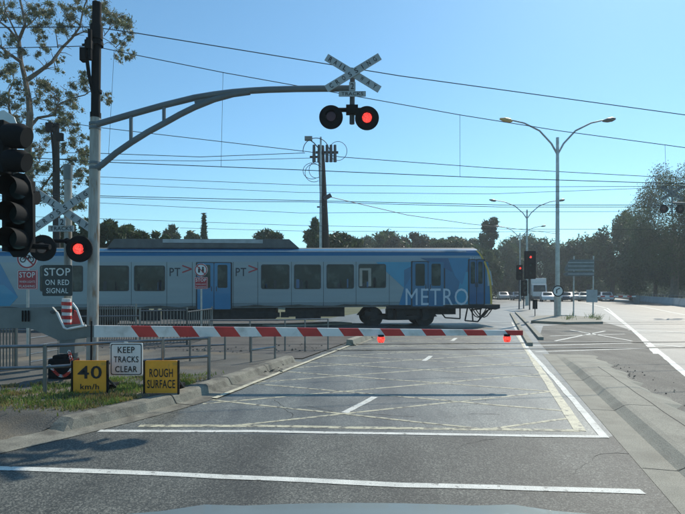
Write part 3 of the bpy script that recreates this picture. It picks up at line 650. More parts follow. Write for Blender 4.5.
b = MB(); b.box(P(126, 345, 7.79), .05, .03, .1, 'galv'); b.box(P(126, 365, 7.79), .05, .03, .1, 'galv'); b.build('clamp', kt)
b = MB(); b.tube([Vector((P(91, 395, 8.2).x, 8.2, .12)), P(91.5, 321, 8.2)], .014, 'black', 6)
tag(b.build('marker_rod'), 'thin dark rod standing upright behind the yellow 40 sign', 'rod')

def ped_sign(px, yc, r_px, box, Y, base, sym, label):
    t_ = thing('pedestrian_sign', label, 'sign', (P(px, 300, Y).x, Y, base)); c = P(px, yc, Y); r = r_px/F*Y
    b = MB(); b.tube([Vector((c.x, Y+.03, base)), Vector((c.x, Y+.03, c.z+r*.5))], .03, 'galv', 10); b.build('post', t_)
    b = MB(); disc(b, c, r, .012, 'sign_white', 32); bo = b.build('round_plate', t_)
    g = MB(); ring(g, c-YA*.004, r*.97, r*.82, 'sign_red'); q = Vector((.7071, 0, -.7071)); n = Vector((.7071, 0, .7071))
    g.poly([c-q*r*.85-n*r*.07-YA*.007, c+q*r*.85-n*r*.07-YA*.007, c+q*r*.85+n*r*.07-YA*.007, c-q*r*.85+n*r*.07-YA*.007], 'sign_red')
    if sym == 'bike':
        for sx in (-.4, .4): ring(g, c+XA*r*sx-ZA*r*.1-YA*.005, r*.3, r*.2, 'ink', 18)
        for a, e in (((-.4, -.1), (-.12, .3)), ((-.12, .3), (.25, .3)), ((.25, .3), (.4, -.1)), ((-.12, .3), (0, -.1)), ((0, -.1), (.25, .3))):
            g.tube([c+XA*r*a[0]+ZA*r*a[1]-YA*.005, c+XA*r*e[0]+ZA*r*e[1]-YA*.005], r*.04, 'ink', 4)
    else:
        for sx in (-.3, .3):
            g.poly(circle(c+XA*r*sx+ZA*r*.35-YA*.005, r*.15, 12), 'ink'); g.poly(rrect(c+XA*r*sx-ZA*r*.1-YA*.005, r*.28, r*.6, r*.05), 'ink')
    g.build('symbol', bo)
    x0, y0, x1, y1 = box; c2_ = P((x0+x1)/2, (y0+y1)/2, Y); wd, ht = (x1-x0)/F*Y, (y1-y0)/F*Y
    b = MB(); b.prism(rrect(c2_, wd, ht, .02), YA*.012, 'sign_red'); bo = b.build('stop_plate', t_)
    g = MB(); text(g, 'STOP', c2_+ZA*ht*.25, wd*.8, ht*.28, 'sign_white', off=.004, thick=.01); text(g, 'WHEN LIGHTS', c2_-ZA*ht*.1, wd*.8, ht*.11, 'sign_white', off=.004); text(g, 'FLASHING', c2_-ZA*ht*.33, wd*.8, ht*.13, 'sign_white', off=.004)
    g.grid([rrect(c2_-YA*.004, wd*.97, ht*.97, .02), rrect(c2_-YA*.004, wd*.92, ht*.92, .018)], 'sign_white', True)
    g.build('lettering', bo); return t_
ped_sign(27, 258.5, 10.2, (17.5, 270, 37, 289.5), 11.6, .05, 'bike', 'round no cycling sign over red plate left of the stop on red signal board')
ped_sign(201, 270, 6.5, (194.5, 277, 207.5, 289), 16.6, .02, 'people', 'small round prohibition sign over a red plate in front of the blue train doors')

# ------------------------------------------------------------ fences and rails
def rail_fence(label, posts, ztop, rails, r=.024, name='rail_fence', group='galvanised rail fences', m='galv_dull'):
    """posts = list of ground points; rails = heights as fraction"""
    t_ = thing(name, label, 'fence', posts[0], group)
    for p in posts:
        b = MB(); b.tube([p, Vector((p.x, p.y, p.z+ztop))], r*1.15, m, 10); b.build('post', t_)
    for q in rails:
        b = MB(); b.tube([Vector((p.x, p.y, p.z+ztop*q)) for p in posts], r, m, 8); b.build('rail', t_)
    return t_
rail_fence('dark two-rail fence behind the yellow signs along the grass verge', [G(-45, 398, .12), G(45, 395, .12), G(163, 384, .12), G(209, 380, .12)], .72, (.97, .55))
rail_fence('short pale-topped rail in the middle of the crossing apron left of the kerb end', [G(251, 366, .05), G(275, 362, .05)], .60, (1.0, .55), .02)
rail_fence('two-rail fence running back across the crossing apron from beside the white sign', [G(163, 366, .05), G(190, 365, .05), G(225, 363, .05)], .66, (1.0, .6), .018)
rail_fence('pale rail fence in front of the train left of the road', [G(210, 352, .02), G(250, 352, .02), G(285, 351, .02), G(305, 350, .02), G(328, 349, .02)], .82, (1.0, .55), .018)
rail_fence('pedestrian maze rail rising behind the counterweight plate', [G(30, 372, .05), G(58, 366, .05)], .95, (1, .84, .68, .52, .36, .2), .012)
rail_fence('thin rail fence far left under the train bodyside', [G(-30, 350, .02), G(30, 350, .02), G(80, 350, .02), G(140, 349, .02)], .9, (1.0, .6), .018)
def paling(label, a, e, h, n, Z=.02):
    t_ = thing('paling_fence', label, 'fence', a, 'paling fences at the pedestrian crossing')
    b = MB()
    for i in range(n+1):
        p = a.lerp(e, i/n); b.tube([p+ZA*.06, p+ZA*h], .012, 'galv_dull', 6)
    b.build('palings', t_)
    for q in (.08, .97): b = MB(); b.tube([a+ZA*h*q, e+ZA*h*q], .018, 'galv_dull', 8); b.build('rail', t_)
    for p in (a, e): b = MB(); b.tube([p, p+ZA*(h+.05)], .03, 'galv_dull', 8); b.build('post', t_)
paling('paling fence panel behind the boom near the white sign', G(140, 347, .02), G(187, 345, .02), 1.05, 14)
paling('paling fence panel at far left behind the rail fence', G(-30, 378, .05), G(16, 374, .05), .98, 14)
paling('paling fence panel running towards the train right of the small prohibition sign post', G(187, 345, .02), G(212, 337, .02), 1.0, 12)
paling('dark paling fence panel below the train window left of the mast', G(98, 343, .02), G(136, 343, .02), 1.15, 16)
# pale concrete platform edge and debris by the rails
for (a, e, z, lb) in (((268, 327), (345, 324), .10, 'low pale concrete slab beyond the near track'),):
    A, B = G(*a), G(*e); b = MB(); b.box((A+B)/2+ZA*z/2, (B-A).length, 1.3, z, 'concrete', ((B-A).normalized(), ZA.cross((B-A).normalized()), ZA)); tag(b.build('concrete_slab', bevel=.01), lb, 'slab')
b = MB()
for k in range(520):
    px = random.uniform(20, 285); py = random.uniform(346, 372); p = G(px, py, .03)
    if px > 250 and py < 358: p = G(random.uniform(275, 322), random.uniform(344, 352), .03)
    s_ = random.uniform(.008, .03); b.tube([p+Vector((-s_, 0, s_*.3)), p+Vector((0, s_*.3, s_*.5)), p+Vector((s_, 0, s_*.2))], [s_*.4, s_*.6, s_*.3], random.choice(['concrete', 'bark', 'apron']), 5)
kind(b.build('gravel'), 'stuff')

# ------------------------------------------------------------ near traffic signal (left edge)
YS = 5.6
sb = Vector((P(-16, 300, YS).x, YS, .1))
sig = thing('traffic_signal', 'near black traffic signal heads hanging at the left edge', 'traffic light', sb)
b = MB(); b.tube([sb, P(-16, 80, YS)], .055, 'dark_steel', 12); b.build('pole', sig)
b = MB()
for y in (128, 178, 215, 240): b.tube([P(-16, y, YS), P(14, y, YS)], .02, 'black', 8)
b.build('bracket', sig)
b = MB()
bp_ = [(-6, 113), (4, 110), (14, 117), (17, 125), (17, 172), (15, 182), (7, 187), (-6, 180)]
b.prism([P(x, y, YS+.02) for x, y in bp_], YA*.012, 'sign_white'); b.build('target_board', sig)
b = MB(); b.box(P(2, 148, YS-.07), .14, .16, .56, 'black'); ho = b.build('side_signal_head', sig, bevel=.01)
for y0, y1 in ((124, 148), (150, 172)):
    cy = (y0+y1)/2; r_ = (y1-y0)/2/F*YS; v = MB(); v.tube([P(7, cy, YS-.12), P(12, cy, YS-.12), P(23, cy+.3, YS-.12), P(27, cy+1.5, YS-.12)], [r_*.92, r_, r_, r_*.82], 'black', 20); v.build('visor', sig, smooth=True)
b = MB(); bp_ = [(5, 204), (7, 186), (12, 175), (18, 172.5), (25, 174), (30, 182), (32.5, 195), (33, 238), (29, 250), (24, 257), (13, 257), (8, 250), (5, 240)]
b.prism([P(x, y, YS-.1) for x, y in bp_], YA*.03, 'black'); b.box(P(19, 216, YS), .24, .2, .78, 'black'); ho = b.build('front_signal_head', sig)
for cy in (190, 215, 240):
    v = MB(); c = P(19, cy, YS-.1); r_ = .115; rows = []
    for d_ in (0, .22): rows.append([c-YA*d_+Vector((r_*math.cos(q), 0, r_*math.sin(q))) for q in np.linspace(R(-40), R(220), 18)])
    v.grid(rows, 'black'); v.build('visor', ho, smooth=True)
    v = MB(); v.poly(circle(c-YA*.004, .10, 20), 'glass'); v.build('lens', ho)
b = MB(); b.tube([P(28, 197, YS), P(37, 198, YS)], .075, 'black', 14); b.tube([P(30, 246, YS), P(50, 247, YS)], .03, 'black', 8); b.build('side_visor', sig)

# ------------------------------------------------------------ street lamps, poles, wires
def lamp(base, H, spread, label, amber=True, name='street_lamp', rise=.9):
    t_ = thing(name, label, 'street lamp', base, 'double street lamps along the median')
    k = H/11.5
    b = MB(); b.tube([base, base+ZA*1.3*k], .19*k, 'galv', 12); b.tube([base+ZA*1.3*k, base+ZA*(H-1.0*k)], [.13*k, .085*k], 'galv', 12); b.build('pole', t_, smooth=True)
    for s in (-1, 1):
        pts = [base+ZA*(H-2.0*k), base+XA*s*spread*.12+ZA*(H-1.35*k), base+XA*s*spread*.35+ZA*(H-.6*k), base+XA*s*spread*.65+ZA*(H-.15*k), base+XA*s*spread*.9+ZA*(H+.02*k)]
        b = MB(); b.tube(pts, [.06*k, .055*k, .05*k, .045*k, .04*k], 'galv', 8); ao = b.build('arm', t_, smooth=True)
        c = base+XA*s*spread+ZA*(H+.03*k); h = MB(); ax = (Vector((1, 0, .18*s)).normalized(), YA, Vector((-.18*s, 0, 1)).normalized())
        h.tube([c-ax[0]*.38*k, c-ax[0]*.1*k, c+ax[0]*.2*k, c+ax[0]*.38*k], [.05*k, .13*k, .13*k, .06*k], 'lamp_amber' if (s < 0 and amber) else 'lamp_head', 10); h.build('lamp_head', ao, smooth=True)
    return t_
b0 = G(557.5, 318); lamp(Vector((b0.x, b0.y, .1)), 11.6, 3.05, 'nearest tall double-armed street lamp on the traffic island')
Y2 = 57; lamp(Vector(((527-CX)/F*Y2, Y2, 0)), 11.6, 3.8, 'second double-armed street lamp behind the distant traffic signals', False)
Y3 = 82; lamp(Vector(((520-CX)/F*Y3, Y3, 0)), 11.9, 3.7, 'farthest double-armed street lamp above the queue of cars', False)
# utility pole
YU = 38
up_ = thing('utility_pole', 'dark timber utility pole with crossarm, insulators and looped cables behind the train', 'utility pole', (P(327, 300, YU).x, YU, 0))
b = MB(); b.tube([Vector((P(328.5, 300, YU).x, YU, 0)), P(321, 146, YU)], [.36, .24], 'timber', 10); b.build('shaft', up_)
b = MB(); b.tube([Vector((P(320.8, 300, YU).x, YU-.4, 0)), P(320.8, 137, YU-.4)], [.12, .07], 'galv', 8); b.build('steel_post', up_)
b = MB(); b.box(P(327, 152.5, YU-.3), 1.65, .14, .16, 'timber'); b.box(P(316, 157, YU-.3), .9, .12, .14, 'timber'); b.build('crossarm', up_)
for px in (327, 331, 335, 314, 319): b = MB(); b.tube([P(px, 162, YU-.3), P(px, 145, YU-.3)], [.13, .10], 'dark_steel', 8); b.build('insulator', up_)
b = MB()
b.tube([P(338+9*math.cos(a), 151+9.5*math.sin(a), YU-.4) for a in np.linspace(R(-190), R(150), 26)],   .022, 'wire', 5)
b.tube([P(316+13*math.cos(a), 151-13*math.sin(a), YU-.5) for a in np.linspace(R(10), R(185), 20)], .03, 'wire', 5)
for dx, dy, rx, ry in ((0, 0, 9, 8), (2, 2, 9, 9), (4, -1, 7, 8)): b.tube([P(312+dx+rx*math.cos(a), 171+dy+ry*math.sin(a), YU-.5) for a in np.linspace(R(60), R(320), 18)], .022, 'wire', 5)
b.build('looped_cable', up_)
b = MB(); b.tube([P(320, 150, YU-.4), P(314, 143, YU-.4), P(310, 140, YU-.4)], .04, 'dark_steel', 6); b.box(P(308.5, 138.6, YU-.4), .55, .3, .28, 'lamp_head'); b.build('lamp_arm', up_)
b = MB(); b.tube([P(324, 199, YU-.4), P(331, 195, YU-.4)], .16, 'dark_steel', 8); b.tube([P(317, 207, YU-.4), P(324, 207, YU-.4)], .06, 'dark_steel', 6); b.build('cable_clamp', up_)
YQ = 27
t_ = thing('stanchion', 'dark overhead line stanchion standing before the gum tree', 'pole', (P(57, 300, YQ).x, YQ, 0))
b = MB(); b.tube([Vector((P(57, 300, YQ).x, YQ, 0)), P(56, 124, YQ)], [.2, .16], 'timber', 10); b.build('shaft', t_)
b = MB(); b.box(P(50, 127.5, YQ-.2), .35, .25, .45, 'black'); b.tube([P(50, 127, YQ-.2), P(58, 124, YQ-.2)], .06, 'black', 6); b.tube([P(51, 130, YQ-.2), P(53, 150, YQ-.2), P(54, 172, YQ-.2)], .05, 'black', 6); b.box(P(60, 137, YQ-.2), .3, .2, .4, 'black'); b.build('bracket', t_)

def wire(label, pts, Ys, r=.014, grp='overhead wires crossing the sky'):
    V = []
    for i in range(len(pts)-1):
        a = P(*pts[i], Ys[i]); e = P(*pts[i+1], Ys[i+1]); V += [a.lerp(e, k/6) for k in range(6)]
    V.append(P(*pts[-1], Ys[-1])); b = MB(); b.tube(V, r, 'wire', 5, cap=False); o = b.build('overhead_wire')
    return tag(o, label, 'wire', grp)
# near catenary: messenger + contact + droppers
cat = thing('overhead_line', 'near railway overhead line with thin vertical droppers between its two wires', 'overhead line', (0, 14, 0))
def seg(pts, Ys, r, name):
    b = MB(); V = []
    for i in range(len(pts)-1):
        a = P(*pts[i], Ys[i]); e = P(*pts[i+1], Ys[i+1]); V += [a.lerp(e, k/6) for k in range(6)]
    V.append(P(*pts[-1], Ys[-1])); b.tube(V, r, 'wire', 5, cap=False); return b.build(name, cat)
mpts = [(-60, 50), (92, 46), (135, 55), (225, 73), (460, 115), (560, 131), (665, 145), (760, 158)]; mY = [13.3, 13.6, 13.8, 14, 14.7, 15, 15.4, 15.7]
cpts = [(-60, 152), (100, 162), (225, 167), (300, 170), (490, 178), (655, 183), (760, 186)]; cY = [13.3, 13.7, 14, 14.2, 14.8, 15.3, 15.7]
seg(mpts, mY, .011, 'messenger_wire'); seg(cpts, cY, .011, 'contact_wire')
def lerp_at(px, pts, Ys):
    for i in range(len(pts)-1):
        if pts[i][0] <= px <= pts[i+1][0]:
            q = (px-pts[i][0])/(pts[i+1][0]-pts[i][0]); return P(pts[i][0], pts[i][1], Ys[i]).lerp(P(pts[i+1][0], pts[i+1][1], Ys[i+1]), q)
for x0, x1 in ((223, 221), (460, 459), (665, 666), (114, 108)):
    b = MB(); b.tube([lerp_at(x0, mpts, mY), lerp_at(x1, cpts, cY)], .005, 'wire', 4); b.build('dropper', cat)
wire('topmost thick wire sloping down to the right across the sky', [(-60, 28), (92, 27), (135, 33), (400, 76), (685, 115), (760, 124)], [11.5, 11.6, 11.8, 12.6, 13.5, 13.8], .011)
wire('long wire from the bracket arm past the utility pole top', [(-60, 105), (103, 128), (310, 152), (340, 157), (490, 168), (658, 177), (760, 181)], [37, 37.5, 37.6, 37.7, 40, 42, 44], .026)
wire('sagging cable ending at the utility pole crossarm', [(-60, 150), (103, 153.5), (200, 157), (305, 153)], [34, 35, 36, 37.6], .024)
wire('lower sagging cable ending at the utility pole crossarm', [(-60, 156), (100, 160), (200, 161), (313, 158)], [34, 35, 36, 37.6], .02)
wire('wire just under the near overhead line at the left', [(-60, 172), (100, 177), (300, 185), (500, 187), (760, 186)], [28]*5, .014)
wire('faint wire second below the near overhead line', [(-60, 178), (100, 184), (300, 192.5), (490, 194), (652, 188), (760, 186)], [28]*6, .012)
wire('upper of two close parallel wires in the middle sky', [(-60, 190), (103, 196), (225, 199), (300, 200.5), (500, 205), (700, 205), (760, 205)], [24.5]*7, .016)
wire('lower of two close parallel wires in the middle sky', [(-60, 195), (103, 197.5), (225, 201.5), (300, 201.8), (500, 207), (700, 207), (760, 207)], [24.6]*7, .014)
wire('faint low wire passing above the cypress tip', [(-60, 198), (100, 203), (300, 213), (500, 212), (760, 211)], [33]*5, .014)
wire('low wire just over the roof equipment of the train', [(-60, 214), (112, 219), (300, 225.5), (500, 229), (760, 230)], [33]*5, .013)
wire('service cable dropping right from the utility pole', [(330, 197), (407, 215), (470, 224), (500, 227), (560, 234)], [37.6, 45, 55, 62, 72], .03)
wire('faint lowest wire above the train', [(180, 228), (300, 231), (480, 232), (560, 231)], [33]*4, .012)
for x, y0, y1, lb in ((137, 177, 197, 'left'), (607, 178, 205, 'right')):
    pass
# far crossing signal above the right carriageway
YF = 36
t_ = thing('far_crossing_signal', 'distant overhead crossing boards with two unlit lamps against the big gum tree', 'crossing sign', (P(712, 300, YF).x, YF, 0))
b = MB(); b.tube([Vector((P(712, 300, YF).x, YF, 0)), P(712, 190, YF)], .12, 'arm_grey', 10); b.tube([P(712, 204, YF), P(672, 203, YF)], .07, 'arm_grey', 8); b.tube([P(672, 214, YF-.05), P(672, 187, YF-.05)], .05, 'arm_grey', 8); b.build('arm', t_)
crossbuck(t_, P(672, 193, YF-.15), 24/F*YF*.9, 14/F*YF*.9, 3.2/F*YF, m='sign_back')
for px in (664, 680): flasher(t_, P(px, 209, YF-.1), .30, False)
# ------------------------------------------------------------ far signs, signals, vehicles
Ysg = 33.5
t_ = thing('direction_sign', 'large grey direction board on two posts beyond the traffic island', 'sign', (P(580, 300, Ysg).x, Ysg, .1))
b = MB(); b.prism([P(x, y, Ysg) for x, y in ((565, 268), (570, 259.5), (594, 259.5), (594, 270), (565, 271))], YA*.04, 'sign_back'); b.prism([P(x, y, Ysg) for x, y in ((563, 274), (568, 271.5), (594, 271.5), (594, 276), (566, 276))], YA*.04, 'sign_back')
for y in (262.5, 266, 270, 274): b.box(P(581, y, Ysg-.03), 26/F*Ysg, .03, .06, 'white_board')
b.build('board', t_)
for px, yb in ((574, 319.5), (593.5, 319)): b = MB(); b.tube([Vector((P(px, 300, Ysg).x, Ysg+.07, 0)), P(px, 256, Ysg+.07)], .045, 'galv', 8); b.build('post', t_)
b = MB(); b.prism(rrect(P(592, 296, Ysg-.05), .72, .82, .03), YA*.02, 'white_board'); b.build('small_plate', t_)
kl_ = thing('keep_left_sign', 'round sign fixed low on the nearest street lamp pole', 'sign', P(558, 291, 30.1))
b = MB(); c = P(558, 291, 30.1); disc(b, c, .34, .02, 'sign_white', 24); bo = b.build('plate', kl_); g = MB(); ring(g, c-YA*.005, .34, .27, 'ink'); g.tube([c+Vector((.1, -.01, .16)), c+Vector((-.08, -.01, .08)), c+Vector((-.08, -.01, -.14))], .03, 'ink', 6); g.build('symbol', bo)
t_ = thing('bollard_sign', 'small dark marker post in front of the distant traffic signals', 'bollard', G(535, 316)); p = G(535, 316)
b = MB(); b.tube([p, p+ZA*.9], .03, 'dark_steel', 8); b.build('post', t_); b = MB(); b.box(p+ZA*.75, .3, .04, .6, 'black'); b.build('plate', t_)
def far_signal(px, ytop, ybot, Y, label, ylit, back=.0):
    t_ = thing('traffic_signal', label, 'traffic light', (P(px, 300, Y).x, Y, 0), 'distant traffic signals')
    b = MB(); b.tube([Vector((P(px, 300, Y).x, Y+.1, 0)), P(px, ytop+2, Y+.1)], .06, 'dark_steel', 8); b.build('pole', t_)
    c = P(px, (ytop+ybot)/2, Y); hh = (ybot-ytop)/F*Y; b = MB(); b.prism(rrect(c, hh*.42, hh, .08), YA*.02, 'black'); b.box(c-YA*.08, hh*.25, .14, hh*.85, 'black'); bo = b.build('signal_head', t_)
    for k, dz in enumerate((.28, 0, -.28)):
        cc = c+ZA*dz*hh-YA*.155; l = MB(); l.poly(circle(cc, .105, 16), 'lamp_core' if k == ylit else 'glass'); l.build('lens', bo)
        v = MB(); v.grid([[cc-YA*d_+Vector((.13*math.cos(q), 0, .13*math.sin(q))) for q in np.linspace(0, math.pi, 10)] for d_ in (0, .2)], 'black'); v.build('visor', bo)
far_signal(530, 251, 279, 44, 'right and taller of the distant red traffic signals', 0)
far_signal(519.5, 265, 280, 46, 'left and lower of the distant red traffic signals', 0)
far_signal(524, 280, 296, 47, 'small dark signal under the pair of distant red lights', 9)

def car(name, label, m, loc, rz, kindc='car', van=False, group='cars queued beyond the crossing'):
    t_ = thing(name, label, kindc, (0, 0, 0), group)
    L_, W_ = (4.4, 1.75); b = MB()
    if van: prof_ = [(-2.3, .3), (-2.35, .9), (-2.3, 1.1), (-1.6, 1.95), (2.2, 2.0), (2.3, 1.9), (2.3, .3)]
    else: prof_ = [(-2.2, .3), (-2.25, .62), (-2.1, .8), (-1.2, .93), (-.55, 1.42), (-.1, 1.47), (.9, 1.44), (1.6, 1.02), (2.15, .95), (2.2, .6), (2.15, .3)]
    rows = []
    for q in (-1, -.94, .94, 1):
        rows.append([Vector((x+(0), q*W_/2*(1 if z < 1 else .86), z if abs(q) < 1 else .3+(z-.3)*.97)) for x, z in prof_])
    b.grid(rows, m, False); b.poly(rows[0], m); b.poly(rows[-1][::-1], m); b.build('body', t_, smooth=True)
    g = MB()
    if van: g.poly([Vector((-2.24, y, z)) + Vector((.0, 0, 0)) for y, z in ((-.7, 1.2), (.7, 1.2))]+[Vector((-1.7, .65, 1.85)), Vector((-1.7, -.65, 1.85))], 'glass')
    else:
        g.poly([Vector((-1.2, -.66, .96)), Vector((-1.2, .66, .96)), Vector((-.62, .6, 1.40)), Vector((-.62, -.6, 1.40))], 'glass')
        for s in (-1, 1): g.poly([Vector((-1.05, s*.80, .98)), Vector((1.35, s*.80, 1.02)), Vector((.85, s*.765, 1.36)), Vector((-.5, s*.765, 1.36))], 'glass')
        g.poly([Vector((1.6, -.62, 1.06)), Vector((1.6, .62, 1.06)), Vector((.98, .6, 1.42)), Vector((.98, -.6, 1.42))], 'glass')
    g.build('windows', t_)
    for x in (-1.4, 1.35):
        for s in (-1, 1):
            w_ = MB(); w_.tube([(x, s*.66, .32), (x, s*.89, .32)], .32, 'tyre', 16); w_.tube([(x, s*.88, .32), (x, s*.9, .32)], .18, 'galv', 12); w_.build('wheel', t_)
    for s in (-1, 1): l = MB(); l.box((-2.23, s*.62, .68), .06, .3, .16, 'white_paint'); l.build('headlight', t_)
    t_.location = loc; t_.rotation_euler = (0, 0, rz); return t_
cols = ['car_white', 'car_silver', 'car_red', 'car_dark', 'car_white', 'car_blue', 'car_silver', 'car_dark', 'car_silver', 'car_white']
cl = {'car_white': 'white', 'car_silver': 'silver', 'car_red': 'red', 'car_dark': 'black', 'car_blue': 'blue'}
lab = ['directly right of the truck', 'behind the keep left sign', 'left of the street lamp', 'between street lamp and direction sign', 'behind the left direction sign post', 'framed by the direction sign posts', 'beside the small white plate', 'right of the direction sign', 'last in the queue near the barrier', 'furthest right in the queue']
for i, px in enumerate((547, 553, 561, 567, 573, 579, 585, 591, 599, 606)):
    Y = 78+(i % 3)*7+i*.5; car('parked_car', cl[cols[i]]+' car in the far queue '+lab[i], cols[i], ((px-CX)/F*Y, Y, 0), R(90+random.uniform(-30, 10)))
for i, (px, Y, m, lb) in enumerate(((503, 96, 'car_white', 'white car beyond the train nose on the far road'), (511, 104, 'car_silver', 'silver car beyond the train nose left of the distant signals'), (517, 90, 'car_dark', 'black car behind the lower distant signal'))):
    car('parked_car', lb, m, ((px-CX)/F*Y, Y, 0), R(80))
# truck
YT = 86; tk = thing('truck', 'white truck facing the crossing behind the distant signals', 'truck', (0, 0, 0))
b = MB(); b.box((0, 2.6, 2.3), 2.4, 5.6, 2.9, 'car_white'); b.build('cargo_box', tk, bevel=.05)
b = MB(); b.prism([(-1.1, -2.2, .5), (-1.1, -2.25, 1.5), (-1.1, -1.95, 2.7), (-1.1, -.4, 2.8), (-1.1, -.4, .5)], (2.2, 0, 0), 'car_white'); co = b.build('cab', tk, bevel=.04)
b = MB(); b.poly([(-.95, -2.27, 1.5), (.95, -2.27, 1.5), (.9, -2.0, 2.55), (-.9, -2.0, 2.55)], 'glass'); b.build('windscreen', co)
b = MB(); b.box((0, -2.28, .55), 2.2, .1, .35, 'dark_steel'); b.build('bumper', tk)
for s in (-1, 1):
    l = MB(); l.box((s*.85, -2.29, .9), .3, .06, .18, 'sign_white'); l.build('headlight', tk)
    for y in (-1.3, 4.2): w_ = MB(); w_.tube([(s*.85, y, .48), (s*1.12, y, .48)], .48, 'tyre', 14); w_.build('wheel', tk)
tk.location = ((538.5-CX)/F*YT, YT, 0); tk.rotation_euler = (0, 0, R(-17))
# barrier wall along the right edge
b = MB(); A = Vector((*BR0.xy, 0))-bdir*8; B = Vector((*BR1.xy, 0))+bdir*6; n = Vector((-bdir.y, bdir.x, 0))
bw = thing('concrete_barrier', 'long grey concrete barrier wall along the right edge of the far road', 'barrier', A)
b.prism([A-n*.3, A-n*.3+ZA*.2, A-n*.1+ZA*.85, A+n*.1+ZA*.85, A+n*.3+ZA*.2, A+n*.3], B-A, 'barrier'); b.build('wall', bw)
b = MB(); L_ = (B-A).length
for i in range(int(L_/2.2)): q = A+bdir*(i*2.2+1); b.box(q+ZA*.98, .08, .08, .3, 'dark_steel')
b.tube([A+ZA*1.12, B+ZA*1.12], .03, 'dark_steel', 6); b.build('top_rail', bw)
for i in range(0, int(L_/3.5)): 
    q = A+bdir*(i*3.5+2)-n*.16; b = MB(); b.box(q+ZA*.72, 1.3, .05, .22, 'red_paint' if i % 2 else 'white_paint', (bdir, n, ZA)); b.build('delineator_board', bw)
# far right boom gate (lowered across the other carriageway)
YR = 62
fbm = thing('boom_gate', 'distant lowered boom across the far side of the road at right', 'boom gate', (P(604, 300, YR).x, YR, 0))
b = MB(); x0, x1 = P(596, 0, YR).x, P(636, 0, YR).x; n_ = 9
for i in range(n_): b.box((x0+(x1-x0)*(i+.5)/n_, YR, .95), (x1-x0)/n_, .08, .16, 'red_paint' if i % 2 else 'white_paint')
b.build('boom_arm', fbm); b = MB(); b.box((x1+.2, YR+.2, .5), .5, .5, 1.0, 'cabinet'); b.build('pedestal', fbm)

# ------------------------------------------------------------ trees
def leaves(name, centers, radii, n, size, m, parent, aspect=1.0, flat=0.0, seed=0, soft=False):
    g = np.random.default_rng(seed+5); C_ = np.array(centers, float); Rr = np.array(radii, float)
    if Rr.ndim == 1: Rr = np.repeat(Rr[:, None], 3, 1)
    vol = (Rr.prod(1))**(2/3); idx = g.choice(len(C_), n, p=vol/vol.sum())
    d = g.normal(size=(n, 3)); d /= np.linalg.norm(d, axis=1)[:, None]; rad = g.random(n)**.45 if not soft else np.abs(g.normal(size=n))*.62
    p = C_[idx]+d*Rr[idx]*rad[:, None]*(1+.12*g.normal(size=(n, 1)))
    a = g.normal(size=(n, 3)); a[:, 2] -= flat; a /= np.linalg.norm(a, axis=1)[:, None]; b = np.cross(a, g.normal(size=(n, 3))); b /= np.linalg.norm(b, axis=1)[:, None]
    s = size*(.6+.8*g.random((n, 1)))
    V = np.empty((n, 4, 3)); V[:, 0] = p-a*s; V[:, 1] = p+b*s*aspect*.5; V[:, 2] = p+a*s; V[:, 3] = p-b*s*aspect*.5
    V = V.reshape(-1, 3); off = np.array(parent['_w']) if parent is not None else np.zeros(3); V -= off
    me = bpy.data.meshes.new(name); me.vertices.add(len(V)); me.vertices.foreach_set('co', V.ravel())
    me.loops.add(n*4); me.polygons.add(n); me.loops.foreach_set('vertex_index', np.arange(n*4, dtype=np.int32)); me.polygons.foreach_set('loop_start', np.arange(0, n*4, 4, dtype=np.int32)); me.polygons.foreach_set('loop_total', np.full(n, 4, dtype=np.int32))
    me.materials.append(M[m]); me.update(); me.validate(); o = bpy.data.objects.new(name, me); COL.objects.link(o); o.parent = parent; return o
def tree(name, label, px, pyt, pyb, wpx, Y, m, n=5000, leaf=.28, group='trees beyond the railway', nl=20, shape='round', cat='tree', bark='bark_dark', seed=None):
    """a tree whose crown spans py pyt..pyb and wpx wide at depth Y"""
    sd_ = int(px*7+Y) if seed is None else seed; g = random.Random(sd_)
    x = (px-CX)/F*Y; zt_ = EYE-(pyt-HY)/F*Y; zb_ = EYE-(pyb-HY)/F*Y; W_ = wpx/F*Y/2; H_ = (zt_-zb_)/2; cz = (zt_+zb_)/2
    t_ = thing(name, label, cat, (x, Y, 0), group); cs, rs = [], []
    if shape == 'cypress':
        for k in range(14): q = k/13; cs.append((x, Y, zb_+(zt_-zb_)*q)); rr = W_*(1-q)**.6*(.9+.2*g.random())+.05; rs.append((rr, rr, (zt_-zb_)/12))
    else:
        for k in range(nl):
            a = g.uniform(0, 6.283); e = g.uniform(-.9, 1.0); q = g.uniform(.45, .8); ce = math.sqrt(max(0, 1-e*e))
            if shape == 'layer': cs.append((x+W_*q*math.cos(a), Y+W_*q*math.sin(a), cz+H_*e*.8)); rs.append((W_*.4, W_*.4, H_*.22))
            else:
                cs.append((x+W_*q*ce*math.cos(a), Y+W_*q*ce*math.sin(a), cz+H_*q*e)); rr = g.uniform(.2, .38); rs.append((W_*rr, W_*rr, max(H_*rr, W_*rr*.6)))
    b = MB(); tr = max(.08, (zt_)*.022); b.tube([(x, Y, -.1), (x+tr*.5, Y, cz*.6), (x, Y, max(cz, 1))], [tr*1.3, tr, tr*.5], bark, 8)
    for c in cs[:7]: b.tube([(x, Y, max(cz*.55, .5)), ((x+c[0])/2, (Y+c[1])/2, (cz*.55+c[2])/2+.3), c], [tr*.6, tr*.35, tr*.12], bark, 5)
    b.build('trunk', t_); leaves('crown', cs, rs, n, leaf, m, t_, .6, seed=sd_); return t_
